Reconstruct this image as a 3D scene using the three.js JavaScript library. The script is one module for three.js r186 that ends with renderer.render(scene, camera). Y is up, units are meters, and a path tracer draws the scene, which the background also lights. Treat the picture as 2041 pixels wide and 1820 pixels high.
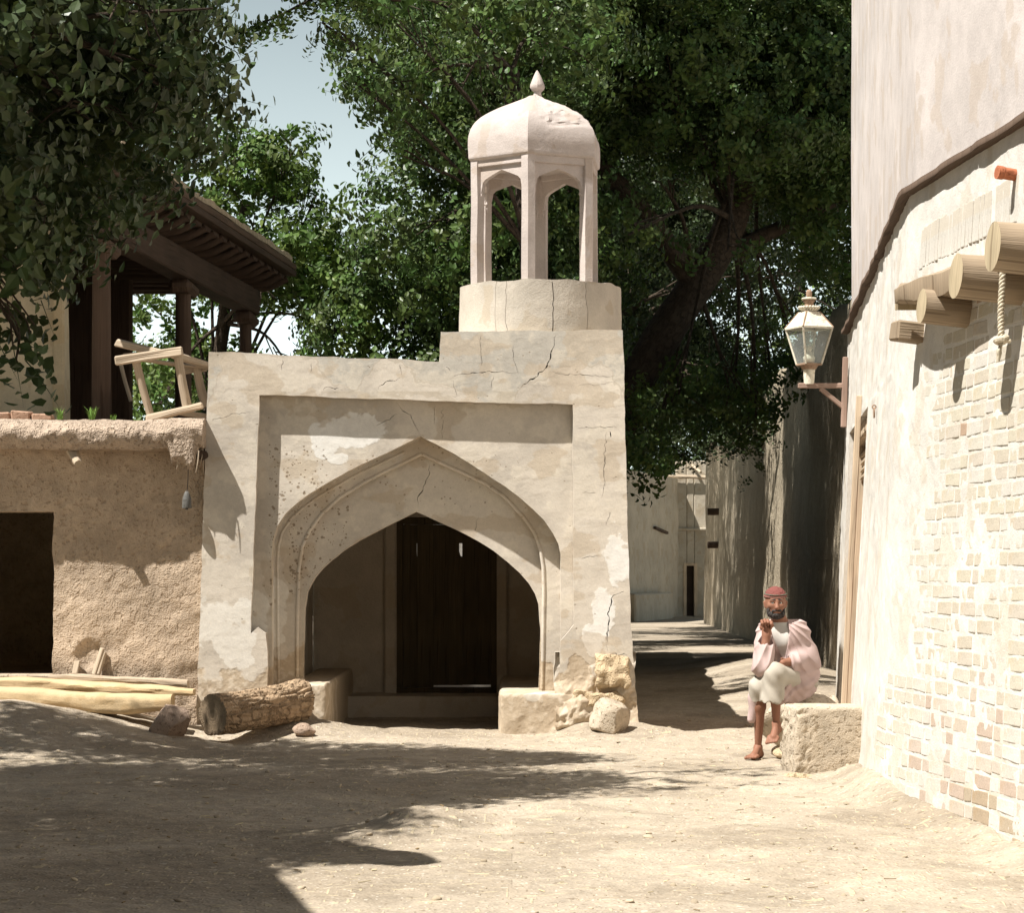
import * as THREE from 'three';
import { mergeGeometries, mergeVertices, toCreasedNormals } from 'three/addons/utils/BufferGeometryUtils.js';

// ---------- camera, sky, sun, exposure ----------
const F = 4800, HX = 1020.5, HY = 1140, CAM_H = 1.42;          // focal length and horizon in pixels of a 2041 x 1820 view
const scene = new THREE.Scene();
const camera = new THREE.PerspectiveCamera(2 * Math.atan(HY / F) * 180 / Math.PI, 2041 / (2 * HY), 0.1, 1000);
camera.position.set(0, CAM_H, 0);
camera.lookAt(0, CAM_H, -10);
camera.setViewOffset(2041, 2 * HY, 0, 0, 2041, 1820);          // level camera, lens shifted up
const renderer = new THREE.WebGLRenderer({ antialias: true });
renderer.setSize(1024, 914);
renderer.toneMapping = THREE.LinearToneMapping;
renderer.toneMappingExposure = 1.86;
renderer.shadowMap.enabled = true;

const SUN = new THREE.Vector3(-0.52, 1, 0.32).normalize();
const sun = new THREE.DirectionalLight(new THREE.Color(1, 0.965, 0.905), 5);
sun.position.copy(SUN).multiplyScalar(60).add(new THREE.Vector3(0, 0, -20));
sun.target.position.set(0, 0, -20);
sun.castShadow = true;
sun.shadow.mapSize.set(4096, 4096);
Object.assign(sun.shadow.camera, { left: -40, right: 40, top: 60, bottom: -60, near: 1, far: 160 });
sun.shadow.radius = 1;
scene.add(sun, sun.target);

{ // clear summer sky, pale towards the horizon
  const w = 512, h = 256, d = new Float32Array(w * h * 4);
  for (let j = 0; j < h; j++) {
    const el = (j + 0.5) / h * Math.PI - Math.PI / 2;
    const up = Math.max(0, Math.sin(el)), k = Math.pow(1 - up, 6);
    for (let i = 0; i < w; i++) {
      const o = (j * w + i) * 4;
      d[o] = 0.038 + 0.98 * k; d[o + 1] = 0.062 + 1.10 * k; d[o + 2] = 0.094 + 1.03 * k; d[o + 3] = 1;
      if (el < 0) { d[o] = 0.2; d[o + 1] = 0.18; d[o + 2] = 0.15; }
    }
  }
  const t = new THREE.DataTexture(d, w, h, THREE.RGBAFormat, THREE.FloatType);
  t.mapping = THREE.EquirectangularReflectionMapping; t.magFilter = THREE.LinearFilter; t.needsUpdate = true;
  scene.background = t; scene.environment = t;
}

// ---------- helpers ----------
const V = (x, y, z) => new THREE.Vector3(x, y, z);
const C = (r, g, b) => new THREE.Color().setRGB(r, g, b);
// the point seen at pixel (px, py) at depth Z in front of the camera
const P = (px, py, Z) => V((px - HX) / F * Z, CAM_H - (py - HY) / F * Z, -Z);
function rng(seed) { let s = seed >>> 0; return () => { s = (s + 0x6d2b79f5) | 0; let t = Math.imul(s ^ (s >>> 15), 1 | s); t = (t + Math.imul(t ^ (t >>> 7), 61 | t)) ^ t; return ((t ^ (t >>> 14)) >>> 0) / 4294967296; }; }
const clamp = (x, a = 0, b = 1) => Math.min(b, Math.max(a, x));
const lerp = (a, b, t) => a + (b - a) * t;
const smooth = (a, b, x) => { const t = clamp((x - a) / (b - a)); return t * t * (3 - 2 * t); };
const PERM = (() => { const r = rng(77), p = [...Array(256).keys()]; for (let i = 255; i > 0; i--) { const j = Math.floor(r() * (i + 1)); [p[i], p[j]] = [p[j], p[i]]; } return Uint8Array.from([...p, ...p, ...p]); })();
const VAL = (() => { const r = rng(5), v = new Float32Array(256); for (let i = 0; i < 256; i++) v[i] = r() * 2 - 1; return v; })();
function n3(x, y, z) {                                         // value noise, -1..1
  const xi = Math.floor(x), yi = Math.floor(y), zi = Math.floor(z); let fx = x - xi, fy = y - yi, fz = z - zi;
  fx = fx * fx * (3 - 2 * fx); fy = fy * fy * (3 - 2 * fy); fz = fz * fz * (3 - 2 * fz);
  const X = xi & 255, Y = yi & 255, Z = zi & 255, X1 = (X + 1) & 255, Y1 = (Y + 1) & 255, Z1 = (Z + 1) & 255;
  const h = (a, b, c) => VAL[PERM[PERM[PERM[a] + b] + c]];
  return lerp(lerp(lerp(h(X, Y, Z), h(X1, Y, Z), fx), lerp(h(X, Y1, Z), h(X1, Y1, Z), fx), fy), lerp(lerp(h(X, Y, Z1), h(X1, Y, Z1), fx), lerp(h(X, Y1, Z1), h(X1, Y1, Z1), fx), fy), fz);
}
function n2(x, y, px = 256, py = px) {                         // value noise that repeats after px, py cells
  const xi = Math.floor(x) | 0, yi = Math.floor(y) | 0; let fx = x - xi, fy = y - yi;
  fx = fx * fx * (3 - 2 * fx); fy = fy * fy * (3 - 2 * fy);
  px |= 0; py |= 0; let X = xi % px; if (X < 0) X += px; let Y = yi % py; if (Y < 0) Y += py;
  let X1 = X + 1; if (X1 === px) X1 = 0; let Y1 = Y + 1; if (Y1 === py) Y1 = 0;
  const p0 = PERM[X & 255], p1 = PERM[X1 & 255]; Y &= 255; Y1 &= 255;
  const a = VAL[PERM[p0 + Y]], b = VAL[PERM[p1 + Y]], c = VAL[PERM[p0 + Y1]], d = VAL[PERM[p1 + Y1]], t = a + (b - a) * fx;
  return t + (c + (d - c) * fx - t) * fy;
}
function fbm(x, y, oct, per) { let s = 0, a = 0.5, f = 1; for (let i = 0; i < oct; i++) { s += a * n2(x * f + i * 17, y * f + i * 31, per * f); a *= 0.5; f *= 2; } return s; }   // x, y in 0..per
function fbm3(x, y, z, oct) { let s = 0, a = 0.5, f = 1; for (let i = 0; i < oct; i++) { s += a * n3(x * f + i * 17.3, y * f, z * f + i * 7.1); a *= 0.5; f *= 2.03; } return s; }

const SRGB = Uint8Array.from({ length: 4096 }, (_, i) => { const c = i / 4095; return Math.round(255 * (c <= 0.0031308 ? 12.92 * c : 1.055 * Math.pow(c, 1 / 2.4) - 0.055)); });
const enc = (c) => SRGB[c <= 0 ? 0 : c >= 1 ? 4095 : (c * 4095) | 0];
// fn(u, v) gives [r, g, b, height 0..1], colours linear. Returns colour map and height map covering (mx, my) metres
function surface(w, h, mx, my, fn, wrap = true) {
  const col = new Uint8Array(w * h * 4), hgt = new Uint8Array(w * h * 4);
  for (let j = 0, o = 0; j < h; j++) for (let i = 0; i < w; i++, o += 4) {
    const c = fn((i + 0.5) / w, (j + 0.5) / h);
    col[o] = enc(c[0]); col[o + 1] = enc(c[1]); col[o + 2] = enc(c[2]); col[o + 3] = 255;
    hgt[o] = hgt[o + 1] = hgt[o + 2] = clamp(c[3]) * 255; hgt[o + 3] = 255;
  }
  const make = (data, srgb) => {
    const t = new THREE.DataTexture(data, w, h, THREE.RGBAFormat);
    t.magFilter = THREE.LinearFilter; t.minFilter = THREE.LinearMipmapLinearFilter; t.generateMipmaps = true;
    t.wrapS = t.wrapT = wrap ? THREE.RepeatWrapping : THREE.ClampToEdgeWrapping;
    t.repeat.set(1 / mx, 1 / my); if (srgb) t.colorSpace = THREE.SRGBColorSpace; t.needsUpdate = true; return t;
  };
  return { map: make(col, true), bump: make(hgt, false) };
}
function mat(s, color, bumpScale = 0.01, rough = 0.95, extra = {}) {
  return new THREE.MeshPhysicalMaterial({ color: C(...color), map: s?.map ?? null, bumpMap: s?.bump ?? null, bumpScale: s ? bumpScale : 1, roughness: rough, specularIntensity: 0.3, ...extra });
}

// geometry helpers
function boxUV(g, k = 1) {                                      // uv in metres from the axis a face looks along
  g = g.index ? g.toNonIndexed() : g;
  const p = g.attributes.position, n = p.count, uv = new Float32Array(n * 2), a = V(), b = V(), c = V(), e = V(), f = V();
  for (let i = 0; i < n; i += 3) {
    a.fromBufferAttribute(p, i); b.fromBufferAttribute(p, i + 1); c.fromBufferAttribute(p, i + 2);
    e.subVectors(b, a).cross(f.subVectors(c, a));
    const X = Math.abs(e.x), Y = Math.abs(e.y), Z = Math.abs(e.z);
    [a, b, c].forEach((v, q) => { const o = (i + q) * 2; if (Y >= X && Y >= Z) { uv[o] = v.x * k; uv[o + 1] = v.z * k; } else if (X > Z) { uv[o] = v.z * k + 0.37; uv[o + 1] = v.y * k; } else { uv[o] = v.x * k; uv[o + 1] = v.y * k; } });
  }
  g.setAttribute('uv', new THREE.BufferAttribute(uv, 2));
  return g;
}
function merge(list) {
  const names = ['position', 'normal', 'uv'];
  return mergeGeometries(list.map((g) => { g = g.index ? g.toNonIndexed() : g; for (const k of Object.keys(g.attributes)) if (!names.includes(k)) g.deleteAttribute(k); if (!g.attributes.normal) g.computeVertexNormals(); if (!g.attributes.uv) boxUV(g); g.morphAttributes = {}; return g; }));
}
// a grid surface: fn(i, j) -> Vector3, uvf(i, j) -> [u, v]
function grid(ni, nj, fn, uvf, keep) {
  const pos = [], uv = [], idx = [];
  for (let j = 0; j <= nj; j++) for (let i = 0; i <= ni; i++) { const p = fn(i, j); pos.push(p.x, p.y, p.z); const t = uvf(i, j, p); uv.push(t[0], t[1]); }
  for (let j = 0; j < nj; j++) for (let i = 0; i < ni; i++) { if (keep && !keep(i, j)) continue; const a = j * (ni + 1) + i, b = a + 1, c = a + ni + 1, d = c + 1; idx.push(a, b, d, a, d, c); }
  const g = new THREE.BufferGeometry();
  g.setAttribute('position', new THREE.Float32BufferAttribute(pos, 3)); g.setAttribute('uv', new THREE.Float32BufferAttribute(uv, 2)); g.setIndex(idx); g.computeVertexNormals();
  return g;
}
// a box from corner to corner with chamfered edges and slightly uneven corners
function block(x0, y0, z0, x1, y1, z1, ch = 0.01, jit = 0, r = Math.random) {
  const sx = x1 - x0, sy = y1 - y0, sz = z1 - z0; ch = Math.min(ch, sx / 3, sy / 3, sz / 3);
  const g = chamfered(sx, sy, sz, ch, jit, r);
  g.translate((x0 + x1) / 2, (y0 + y1) / 2, (z0 + z1) / 2);
  return g;
}
function chamfered(sx, sy, sz, ch, jit = 0, r = Math.random) {   // 44 triangles, flat shaded
  const q = [], cs = [];
  for (let k = 0; k < 8; k++) { const s = [k & 1 ? 1 : -1, k & 2 ? 1 : -1, k & 4 ? 1 : -1], j = [0, 0, 0].map(() => (r() - 0.5) * 2 * jit); cs.push(s); const c = [s[0] * sx / 2 + j[0], s[1] * sy / 2 + j[1], s[2] * sz / 2 + j[2]];
    q.push([[c[0], c[1] - s[1] * ch, c[2] - s[2] * ch], [c[0] - s[0] * ch, c[1], c[2] - s[2] * ch], [c[0] - s[0] * ch, c[1] - s[1] * ch, c[2]]]); }
  const pos = [], tri = (a, b, c) => { const n = V(...b).sub(V(...a)).cross(V(...c).sub(V(...a))), m = V((a[0] + b[0] + c[0]) / 3, (a[1] + b[1] + c[1]) / 3, (a[2] + b[2] + c[2]) / 3); if (n.dot(m) < 0) [b, c] = [c, b]; pos.push(...a, ...b, ...c); };
  const quad = (a, b, c, d) => { tri(a, b, c); tri(a, c, d); };
  for (let ax = 0; ax < 3; ax++) { const o = [1, 2, 4].filter((_, i) => i !== ax), bit = [1, 2, 4][ax];
    for (const s of [0, bit]) { const k = [s, s | o[0], s | o[0] | o[1], s | o[1]]; quad(q[k[0]][ax], q[k[1]][ax], q[k[2]][ax], q[k[3]][ax]); }
    for (const m of [0, o[0], o[1], o[0] | o[1]]) { const a1 = ax === 0 ? 1 : 0, a2 = ax === 2 ? 1 : 2; quad(q[m][a1], q[m | bit][a1], q[m | bit][a2], q[m][a2]); } }
  for (let k = 0; k < 8; k++) tri(...q[k]);
  const g = new THREE.BufferGeometry(); g.setAttribute('position', new THREE.Float32BufferAttribute(pos, 3)); g.computeVertexNormals();
  return boxUV(g);
}
// a bar of rectangular section from a to b (uv: v runs along the bar)
function bar(a, b, w, h, ch = 0.006, jit = 0, r = Math.random, up = V(0, 1, 0)) {
  const d = b.clone().sub(a), L = d.length(), g = chamfered(w, L, h, Math.min(ch, w / 3, h / 3), jit, r);
  const y = d.normalize(), z = Math.abs(y.dot(up)) > 0.98 ? V(0, 0, 1) : up.clone().sub(y.clone().multiplyScalar(y.dot(up))).normalize(), x = y.clone().cross(z);
  g.applyMatrix4(new THREE.Matrix4().makeBasis(x, y, z)); g.translate((a.x + b.x) / 2, (a.y + b.y) / 2, (a.z + b.z) / 2);
  return g;
}
// a tapering tube along points [[Vector3, radius], ...], closed at its ends
function limb(pts, seg = 10, wob = 0, f = 6, closed = true) {
  const curve = new THREE.CatmullRomCurve3(pts.map((p) => p[0])), n = Math.max(2, (pts.length - 1) * 6), fr = curve.computeFrenetFrames(n), L = curve.getLength();
  const rad = (t) => { const u = t * (pts.length - 1), i = Math.min(pts.length - 2, Math.floor(u)); return lerp(pts[i][1], pts[i + 1][1], u - i); };
  const at = (i, j) => { const t = j / n, c = curve.getPoint(t), a = i / seg * Math.PI * 2, d = fr.normals[j].clone().multiplyScalar(Math.cos(a)).addScaledVector(fr.binormals[j], Math.sin(a)); const r = rad(t); return c.addScaledVector(d, r * (1 + wob * n3(c.x * f + d.x * 2, c.y * f + d.y * 2, c.z * f + d.z * 2))); };
  const parts = [grid(seg, n, (i, j) => at(i % seg, j), (i, j) => [i / seg * 2 * Math.PI * pts[0][1], j / n * L])];
  if (closed) for (const j of [0, n]) { const c = curve.getPoint(j / n), pos = [], uv = []; for (let i = 0; i < seg; i++) { const a = at(i, j), b = at((i + 1) % seg, j), k = [c, ...(j ? [b, a] : [a, b])]; if (j === 0) k.reverse(); for (const p of [k[0], k[1], k[2]]) pos.push(p.x, p.y, p.z); uv.push(0, 0, 0.1, 0, 0.1, 0.1); }
    const g = new THREE.BufferGeometry(); g.setAttribute('position', new THREE.Float32BufferAttribute(pos, 3)); g.setAttribute('uv', new THREE.Float32BufferAttribute(uv, 2)); g.computeVertexNormals(); parts.push(g); }
  return merge(parts);
}
function jitterGeo(g, amp, f, seed = 0) {                       // uneven surface: pushes points by smooth noise
  const p = g.attributes.position;
  for (let i = 0; i < p.count; i++) { const x = p.getX(i), y = p.getY(i), z = p.getZ(i); p.setXYZ(i, x + amp * fbm3(x * f + seed, y * f, z * f, 3), y + amp * fbm3(x * f, y * f + seed + 40, z * f, 3), z + amp * fbm3(x * f, y * f, z * f + seed + 80, 3)); }
  g.computeVertexNormals(); return g;
}
function rockGeo(rx, ry, rz, seed, cuts = 7, det = 4) {
  const r = rng(seed), g = mergeVertices(new THREE.IcosahedronGeometry(1, det).deleteAttribute('normal').deleteAttribute('uv')), p = g.attributes.position, pl = [];
  for (let k = 0; k < cuts; k++) { const d = V(r() - 0.5, r() - 0.5, r() - 0.5).normalize(); pl.push([d, 0.55 + r() * 0.3]); }
  for (let i = 0; i < p.count; i++) { const v = V().fromBufferAttribute(p, i); for (const [d, h] of pl) { const e = v.dot(d) - h; if (e > 0) v.addScaledVector(d, -e * 0.9); }
    const k = 1 + 0.1 * fbm3(v.x * 2 + seed, v.y * 2, v.z * 2, 4) + 0.05 * fbm3(v.x * 9 + seed, v.y * 9, v.z * 9, 3); v.multiplyScalar(k); p.setXYZ(i, v.x * rx, v.y * ry, v.z * rz); }
  g.computeVertexNormals();
  const out = boxUV(g); return out;
}
const LUT = {};
function numbered(n) { LUT[n] = (LUT[n] ?? -1) + 1; return LUT[n] ? n + '_' + String(LUT[n]).padStart(3, '0') : n; }
function tag(o, label, category, group, kind) { if (label) o.userData.label = label; if (category) o.userData.category = category; if (group) o.userData.group = group; if (kind) o.userData.kind = kind; return o; }
function thing(name, label, category, group, pos) { const o = new THREE.Group(); o.name = numbered(name); scene.add(o); if (pos) o.position.copy(pos); return tag(o, label, category, group); }
function part(name, g, m, parent, label) { const o = new THREE.Mesh(Array.isArray(g) ? merge(g) : g, m); o.name = name; parent.add(o); if (label) o.userData.label = label; return o; }
function single(name, g, m, label, category, group) { const o = new THREE.Mesh(Array.isArray(g) ? merge(g) : g, m); o.name = numbered(name); scene.add(o); return tag(o, label, category, group); }
function setting(name, g, m, label) { const o = new THREE.Mesh(Array.isArray(g) ? merge(g) : g, m); o.name = name; scene.add(o); o.userData.kind = 'structure'; if (label) o.userData.label = label; return o; }
// ---------- procedural surfaces ----------
const mix3 = (a, b, t) => [lerp(a[0], b[0], t), lerp(a[1], b[1], t), lerp(a[2], b[2], t)];
// gateway plaster: one map over the whole front (pixels 380..1280 x 640..1490 of the gateway plane)
const GZ = 21, GS = F / GZ, FX0 = (380 - HX) / GS, FY0 = CAM_H - (1490 - HY) / GS, FW = 900 / GS, FH = 850 / GS;
const specks = (() => { const r = rng(41), cell = new Map(); const put = (x, y, s, k) => { const key = Math.floor(x / 20) * 1000 + Math.floor(y / 20); if (!cell.has(key)) cell.set(key, []); cell.get(key).push([x, y, s, k]); };
  for (let i = 0; i < 260; i++) put(515 + Math.pow(r(), 1.5) * 110, 900 + r() * 330, 0.8 + r() * r() * 2.6, 0.75);
  for (let i = 0; i < 90; i++) put(560 + r() * 480, 920 + r() * 150, 0.7 + r() * 1.6, 0.6);
  for (let i = 0; i < 120; i++) put(400 + r() * 860, 700 + r() * 760, 0.6 + r() * 1.3, 0.5);
  return cell; })();
const texFacade = surface(2048, 1936, FW, FH, (u, v) => {
  const x = 380 + u * 900, y = 1490 - v * 850;
  const a = fbm(u * 8, v * 8, 5, 256), b = fbm(u * 22 + 3, v * 22, 4, 256), c = fbm(u * 90, v * 90, 3, 256), f = n2(u * 420, v * 420), und = fbm(u * 5 + 9, v * 5 + 2, 3, 256);
  const trowel = fbm(u * 16 + a * 1.5 + 40, v * 45 + b * 0.7, 3, 256);
  let col = mix3([0.585, 0.525, 0.445], [0.485, 0.435, 0.37], smooth(-0.25, 0.35, a)), h = 0.5 + 0.35 * und + 0.09 * trowel + 0.10 * b + 0.035 * c + 0.012 * f;
  col = mix3(col, [0.65, 0.585, 0.485], smooth(0.05, 0.3, b) * 0.5);
  // grey rain weathering along the top, with ragged tide lines
  const edge = 770 + 60 * n2(u * 9, 7) + 34 * a + 40 * b;
  if (y < edge) { const e = smooth(edge - 3, edge - 9, y); col = mix3(col, mix3([0.44, 0.415, 0.365], [0.53, 0.485, 0.41], smooth(-0.15, 0.2, b + c * 0.5)), 0.75 * e); if (y > edge - 5) col = mix3(col, [0.34, 0.29, 0.22], 0.35); }
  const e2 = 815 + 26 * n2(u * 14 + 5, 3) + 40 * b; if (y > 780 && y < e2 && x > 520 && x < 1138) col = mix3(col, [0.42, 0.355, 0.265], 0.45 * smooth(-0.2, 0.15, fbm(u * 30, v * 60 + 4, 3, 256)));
  // bare lime patches
  const blob = (cx, cy, rx, ry, rag) => 1 - Math.hypot((x - cx) / rx, (y - cy) / ry) + rag * (a * 1.1 + b * 0.9 + c * 0.25);
  let w = Math.max(blob(672, 874, 66, 30, 0.55), blob(628, 905, 26, 34, 0.6), blob(1226, 1112, 34, 76, 0.6), blob(1198, 1205, 26, 64, 0.6), blob(1180, 1275, 18, 40, 0.6), blob(650, 930, 26, 14, 0.5));
  if (w > 0) { const e = smooth(0, 0.16, w + 0.1 * c); col = mix3(col, [0.74, 0.715, 0.665], e * (0.75 + 0.25 * smooth(-0.2, 0.2, b))); h += 0.05 * e - 0.02 * trowel * e; }
  w = Math.max(blob(430, 1235, 46, 70, 0.8), blob(475, 1290, 40, 60, 0.8), blob(485, 1220, 26, 40, 0.7)); if (w > 0) col = mix3(col, [0.70, 0.665, 0.60], 0.75 * smooth(0, 0.12, w));
  // earth-stained, scuffed foot of the wall
  const foot = y - (1330 + 60 * n2(u * 12, 11) + 90 * a + 70 * b); if (foot > 0) { const e = smooth(0, 14, foot); col = mix3(col, mix3([0.42, 0.325, 0.22], [0.54, 0.45, 0.34], smooth(-0.15, 0.2, c + b * 0.6)), 0.8 * e); h += e * (0.22 * b + 0.12 * c - 0.05); }
  const brown = fbm(u * 13 + 50, v * 17, 4, 256); if (brown > 0.12) col = mix3(col, [0.47, 0.385, 0.285], 0.55 * smooth(0.12, 0.2, brown));
  // flyspecks and pits
  for (let q = -1; q <= 1; q++) for (let k = -1; k <= 1; k++) { const l = specks.get((Math.floor(x / 20) + q) * 1000 + Math.floor(y / 20) + k); if (l) for (const [sx, sy, s, t] of l) { const d = Math.hypot(x - sx, y - sy); if (d < s) { col = mix3(col, [0.22, 0.165, 0.11], t); h -= 0.06; } } }
  const g = 1 + 0.07 * c + 0.05 * f; return [col[0] * g, col[1] * g, col[2] * g, h];
}, false);
texFacade.map.repeat.set(1, 1); texFacade.bump.repeat.set(1, 1);

const texPlaster = surface(1024, 1024, 2, 2, (u, v) => {
  const a = fbm(u * 4, v * 4, 5, 4), b = fbm(u * 16, v * 16, 4, 16), c = n2(u * 256, v * 256, 256), s = fbm(u * 48, v * 6, 3, 6 * 8), st = fbm(u * 8 + 3, v * 8 + 5, 4, 8);
  let k = 0.88 + 0.16 * a + 0.10 * b + 0.05 * c; let col = [k, k * 0.985, k * 0.96];
  if (st > 0.16) col = mix3(col, [0.74, 0.67, 0.57], 0.5 * smooth(0.16, 0.26, st));
  return [...col, 0.5 + 0.32 * a + 0.16 * b + 0.04 * c + 0.06 * s];
});
const texMud = surface(1024, 1024, 1.6, 1.6, (u, v) => {
  const a = fbm(u * 5, v * 5, 5, 5), b = fbm(u * 24, v * 24, 4, 24), c = n2(u * 200, v * 200, 200), d = fbm(u * 70, v * 70, 2, 70);
  const straw = smooth(0.42, 0.55, n2(u * 150 + 6 * a, v * 34 + 3 * b, 150, 34)) * 0.5 + smooth(0.5, 0.62, n2(u * 40, v * 170, 40, 170)) * 0.5, pit = smooth(0.2, 0.42, d);
  let k = 0.82 + 0.2 * a + 0.16 * b + 0.08 * c; let col = [k, k * 0.97, k * 0.93]; col = mix3(col, [1, 0.95, 0.82], 0.3 * straw); col = mix3(col, [0.55, 0.48, 0.4], 0.5 * pit);
  return [...col, 0.5 + 0.25 * a + 0.3 * b + 0.08 * c + 0.1 * straw - 0.25 * pit];
});
const texGround = surface(2048, 2048, 5, 5, (u, v) => {
  const a = fbm(u * 4, v * 4, 5, 4), b = fbm(u * 22, v * 22, 4, 22), c = n2(u * 500 % 250, v * 500 % 250, 250), d = fbm(u * 90, v * 90, 3, 90), tr = fbm(u * 7 + 1.2 * a, v * 26 + b, 4, 26);
  const bits = n2(u * 230 + 11, v * 230, 230), straw = smooth(0.66, 0.74, n2(u * 60 + 2 * b, v * 240, 60, 240)) + smooth(0.7, 0.78, n2(u * 240, v * 70 + 2 * b, 240, 70));
  let col = mix3([0.365, 0.308, 0.238], [0.278, 0.23, 0.173], smooth(-0.3, 0.3, a + 0.4 * tr)); const k = 1 + 0.20 * b + 0.14 * d + 0.10 * c; col = col.map((x) => x * k);
  if (straw > 0) col = mix3(col, [0.55, 0.46, 0.30], 0.5 * clamp(straw)); if (bits > 0.75) col = mix3(col, [0.55, 0.5, 0.42], 0.6); if (bits < -0.8) col = mix3(col, [0.16, 0.12, 0.08], 0.6);
  return [...col, 0.5 + 0.16 * a + 0.30 * b + 0.22 * d + 0.08 * c + 0.15 * tr + 0.12 * clamp(straw)];
});
const texWood = surface(512, 1024, 0.5, 2, (u, v) => {            // grain runs along v
  const w = n2(u * 4, v * 3, 4, 3) * 0.35, g1 = n2((u + w * 0.12) * 64, v * 5, 64, 5), g2 = n2((u + w * 0.12) * 160, v * 9, 160, 9), a = fbm(u * 3, v * 6, 3, 6), ck = smooth(0.62, 0.78, n2((u + w * 0.1) * 30, v * 4, 30, 4));
  const k = 0.84 + 0.09 * g1 + 0.06 * g2 + 0.24 * a; let col = [k, k * 0.96, k * 0.9]; col = mix3(col, [0.35, 0.3, 0.25], 0.55 * ck);
  return [...col, 0.6 + 0.18 * g1 + 0.12 * g2 - 0.4 * ck];
});
const texBark = surface(512, 512, 0.6, 0.6, (u, v) => {
  const w = fbm(u * 6, v * 6, 3, 6) * 0.22, r = Math.abs(n2((u + w) * 14, v * 5, 14, 5)), r2 = Math.abs(n2((u + w) * 30, v * 12, 30, 12)), b = fbm(u * 40, v * 40, 3, 40);
  const h = smooth(0, 0.4, r) * 0.6 + smooth(0, 0.35, r2) * 0.25 + 0.2 * b, k = 0.45 + 0.5 * h; return [k, k * 0.93, k * 0.85, h];
});
const texStone = surface(512, 512, 1, 1, (u, v) => {
  const a = fbm(u * 4, v * 4, 5, 4), b = fbm(u * 20, v * 20, 4, 20), c = n2(u * 180, v * 180, 180), p = smooth(0.22, 0.4, fbm(u * 50, v * 50, 2, 50)), k = 0.82 + 0.22 * a + 0.2 * b + 0.1 * c;
  return [k * (1 - 0.3 * p), k * (0.97 - 0.32 * p), k * (0.92 - 0.34 * p), 0.5 + 0.3 * a + 0.25 * b + 0.1 * c - 0.3 * p];
});
const texCloth = surface(512, 512, 0.4, 0.4, (u, v) => {
  const a = fbm(u * 5, v * 5, 4, 5), t = Math.sin(u * Math.PI * 2 * 90) * 0.5 + Math.sin(v * Math.PI * 2 * 90) * 0.5, k = 0.93 + 0.1 * a + 0.03 * t; return [k, k, k, 0.5 + 0.2 * a + 0.05 * t];
});

const M = {
  facade: mat(texFacade, [1, 1, 1], 0.020, 0.95),
  ground: mat(texGround, [1, 1, 1], 0.022, 1),
  whitewash: mat(texPlaster, [0.80, 0.76, 0.70], 0.016),
  cupola: mat(texPlaster, [0.57, 0.505, 0.475], 0.014),
  drum: mat(texPlaster, [0.56, 0.51, 0.44], 0.018),
  upper: mat(texPlaster, [0.66, 0.605, 0.58], 0.010),
  limewall: mat(texPlaster, [0.70, 0.675, 0.63], 0.016),
  farwall: mat(texPlaster, [0.50, 0.445, 0.36], 0.03),
  porch: mat(texPlaster, [0.56, 0.495, 0.41], 0.03),
  mud: mat(texMud, [0.54, 0.435, 0.335], 0.020),
  slab: mat(texMud, [0.50, 0.405, 0.325], 0.05),
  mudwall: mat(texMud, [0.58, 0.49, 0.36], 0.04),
  oldwood: mat(texWood, [0.085, 0.06, 0.046], 0.008, 0.8),
  postwood: mat(texWood, [0.13, 0.092, 0.07], 0.008, 0.8),
  greywood: mat(texWood, [0.55, 0.46, 0.36], 0.008, 0.85),
  logwood: mat(texWood, [0.38, 0.305, 0.225], 0.006, 0.8),
  logend: mat(texWood, [0.52, 0.44, 0.31], 0.006, 0.85),
  timber: mat(texPlaster, [0.60, 0.455, 0.275], 0.012, 0.8),
  doorwood: mat(texWood, [0.12, 0.095, 0.06], 0.008, 0.75),
  bracket: mat(texWood, [0.42, 0.30, 0.25], 0.006, 0.8),
  frame: mat(texWood, [0.60, 0.49, 0.37], 0.006, 0.8),
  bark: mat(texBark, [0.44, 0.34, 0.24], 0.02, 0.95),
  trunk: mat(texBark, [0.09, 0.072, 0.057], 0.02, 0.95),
  cutwood: mat(texWood, [0.34, 0.26, 0.18], 0.008, 0.9),
  stone: mat(texStone, [0.60, 0.52, 0.42], 0.012),
  redstone: mat(texStone, [0.46, 0.35, 0.28], 0.012),
  rubble: mat(texStone, [0.60, 0.48, 0.33], 0.02),
  rope: mat(texMud, [0.66, 0.60, 0.48], 0.004),
  clay: mat(texStone, [0.55, 0.20, 0.11], 0.003),
  iron: new THREE.MeshPhysicalMaterial({ color: C(0.10, 0.085, 0.075), roughness: 0.6, metalness: 0.6 }),
  lampmetal: mat(texStone, [0.86, 0.82, 0.70], 0.001, 0.6),
  lamprust: mat(texStone, [0.42, 0.29, 0.21], 0.001, 0.7),
  glass: new THREE.MeshPhysicalMaterial({ color: C(0.86, 0.90, 0.88), roughness: 0.12, transmission: 0.85, thickness: 0 }),
  brassy: mat(texStone, [0.42, 0.33, 0.18], 0.001, 0.5),
  bell: mat(texStone, [0.16, 0.16, 0.155], 0.002, 0.6),
};
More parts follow.
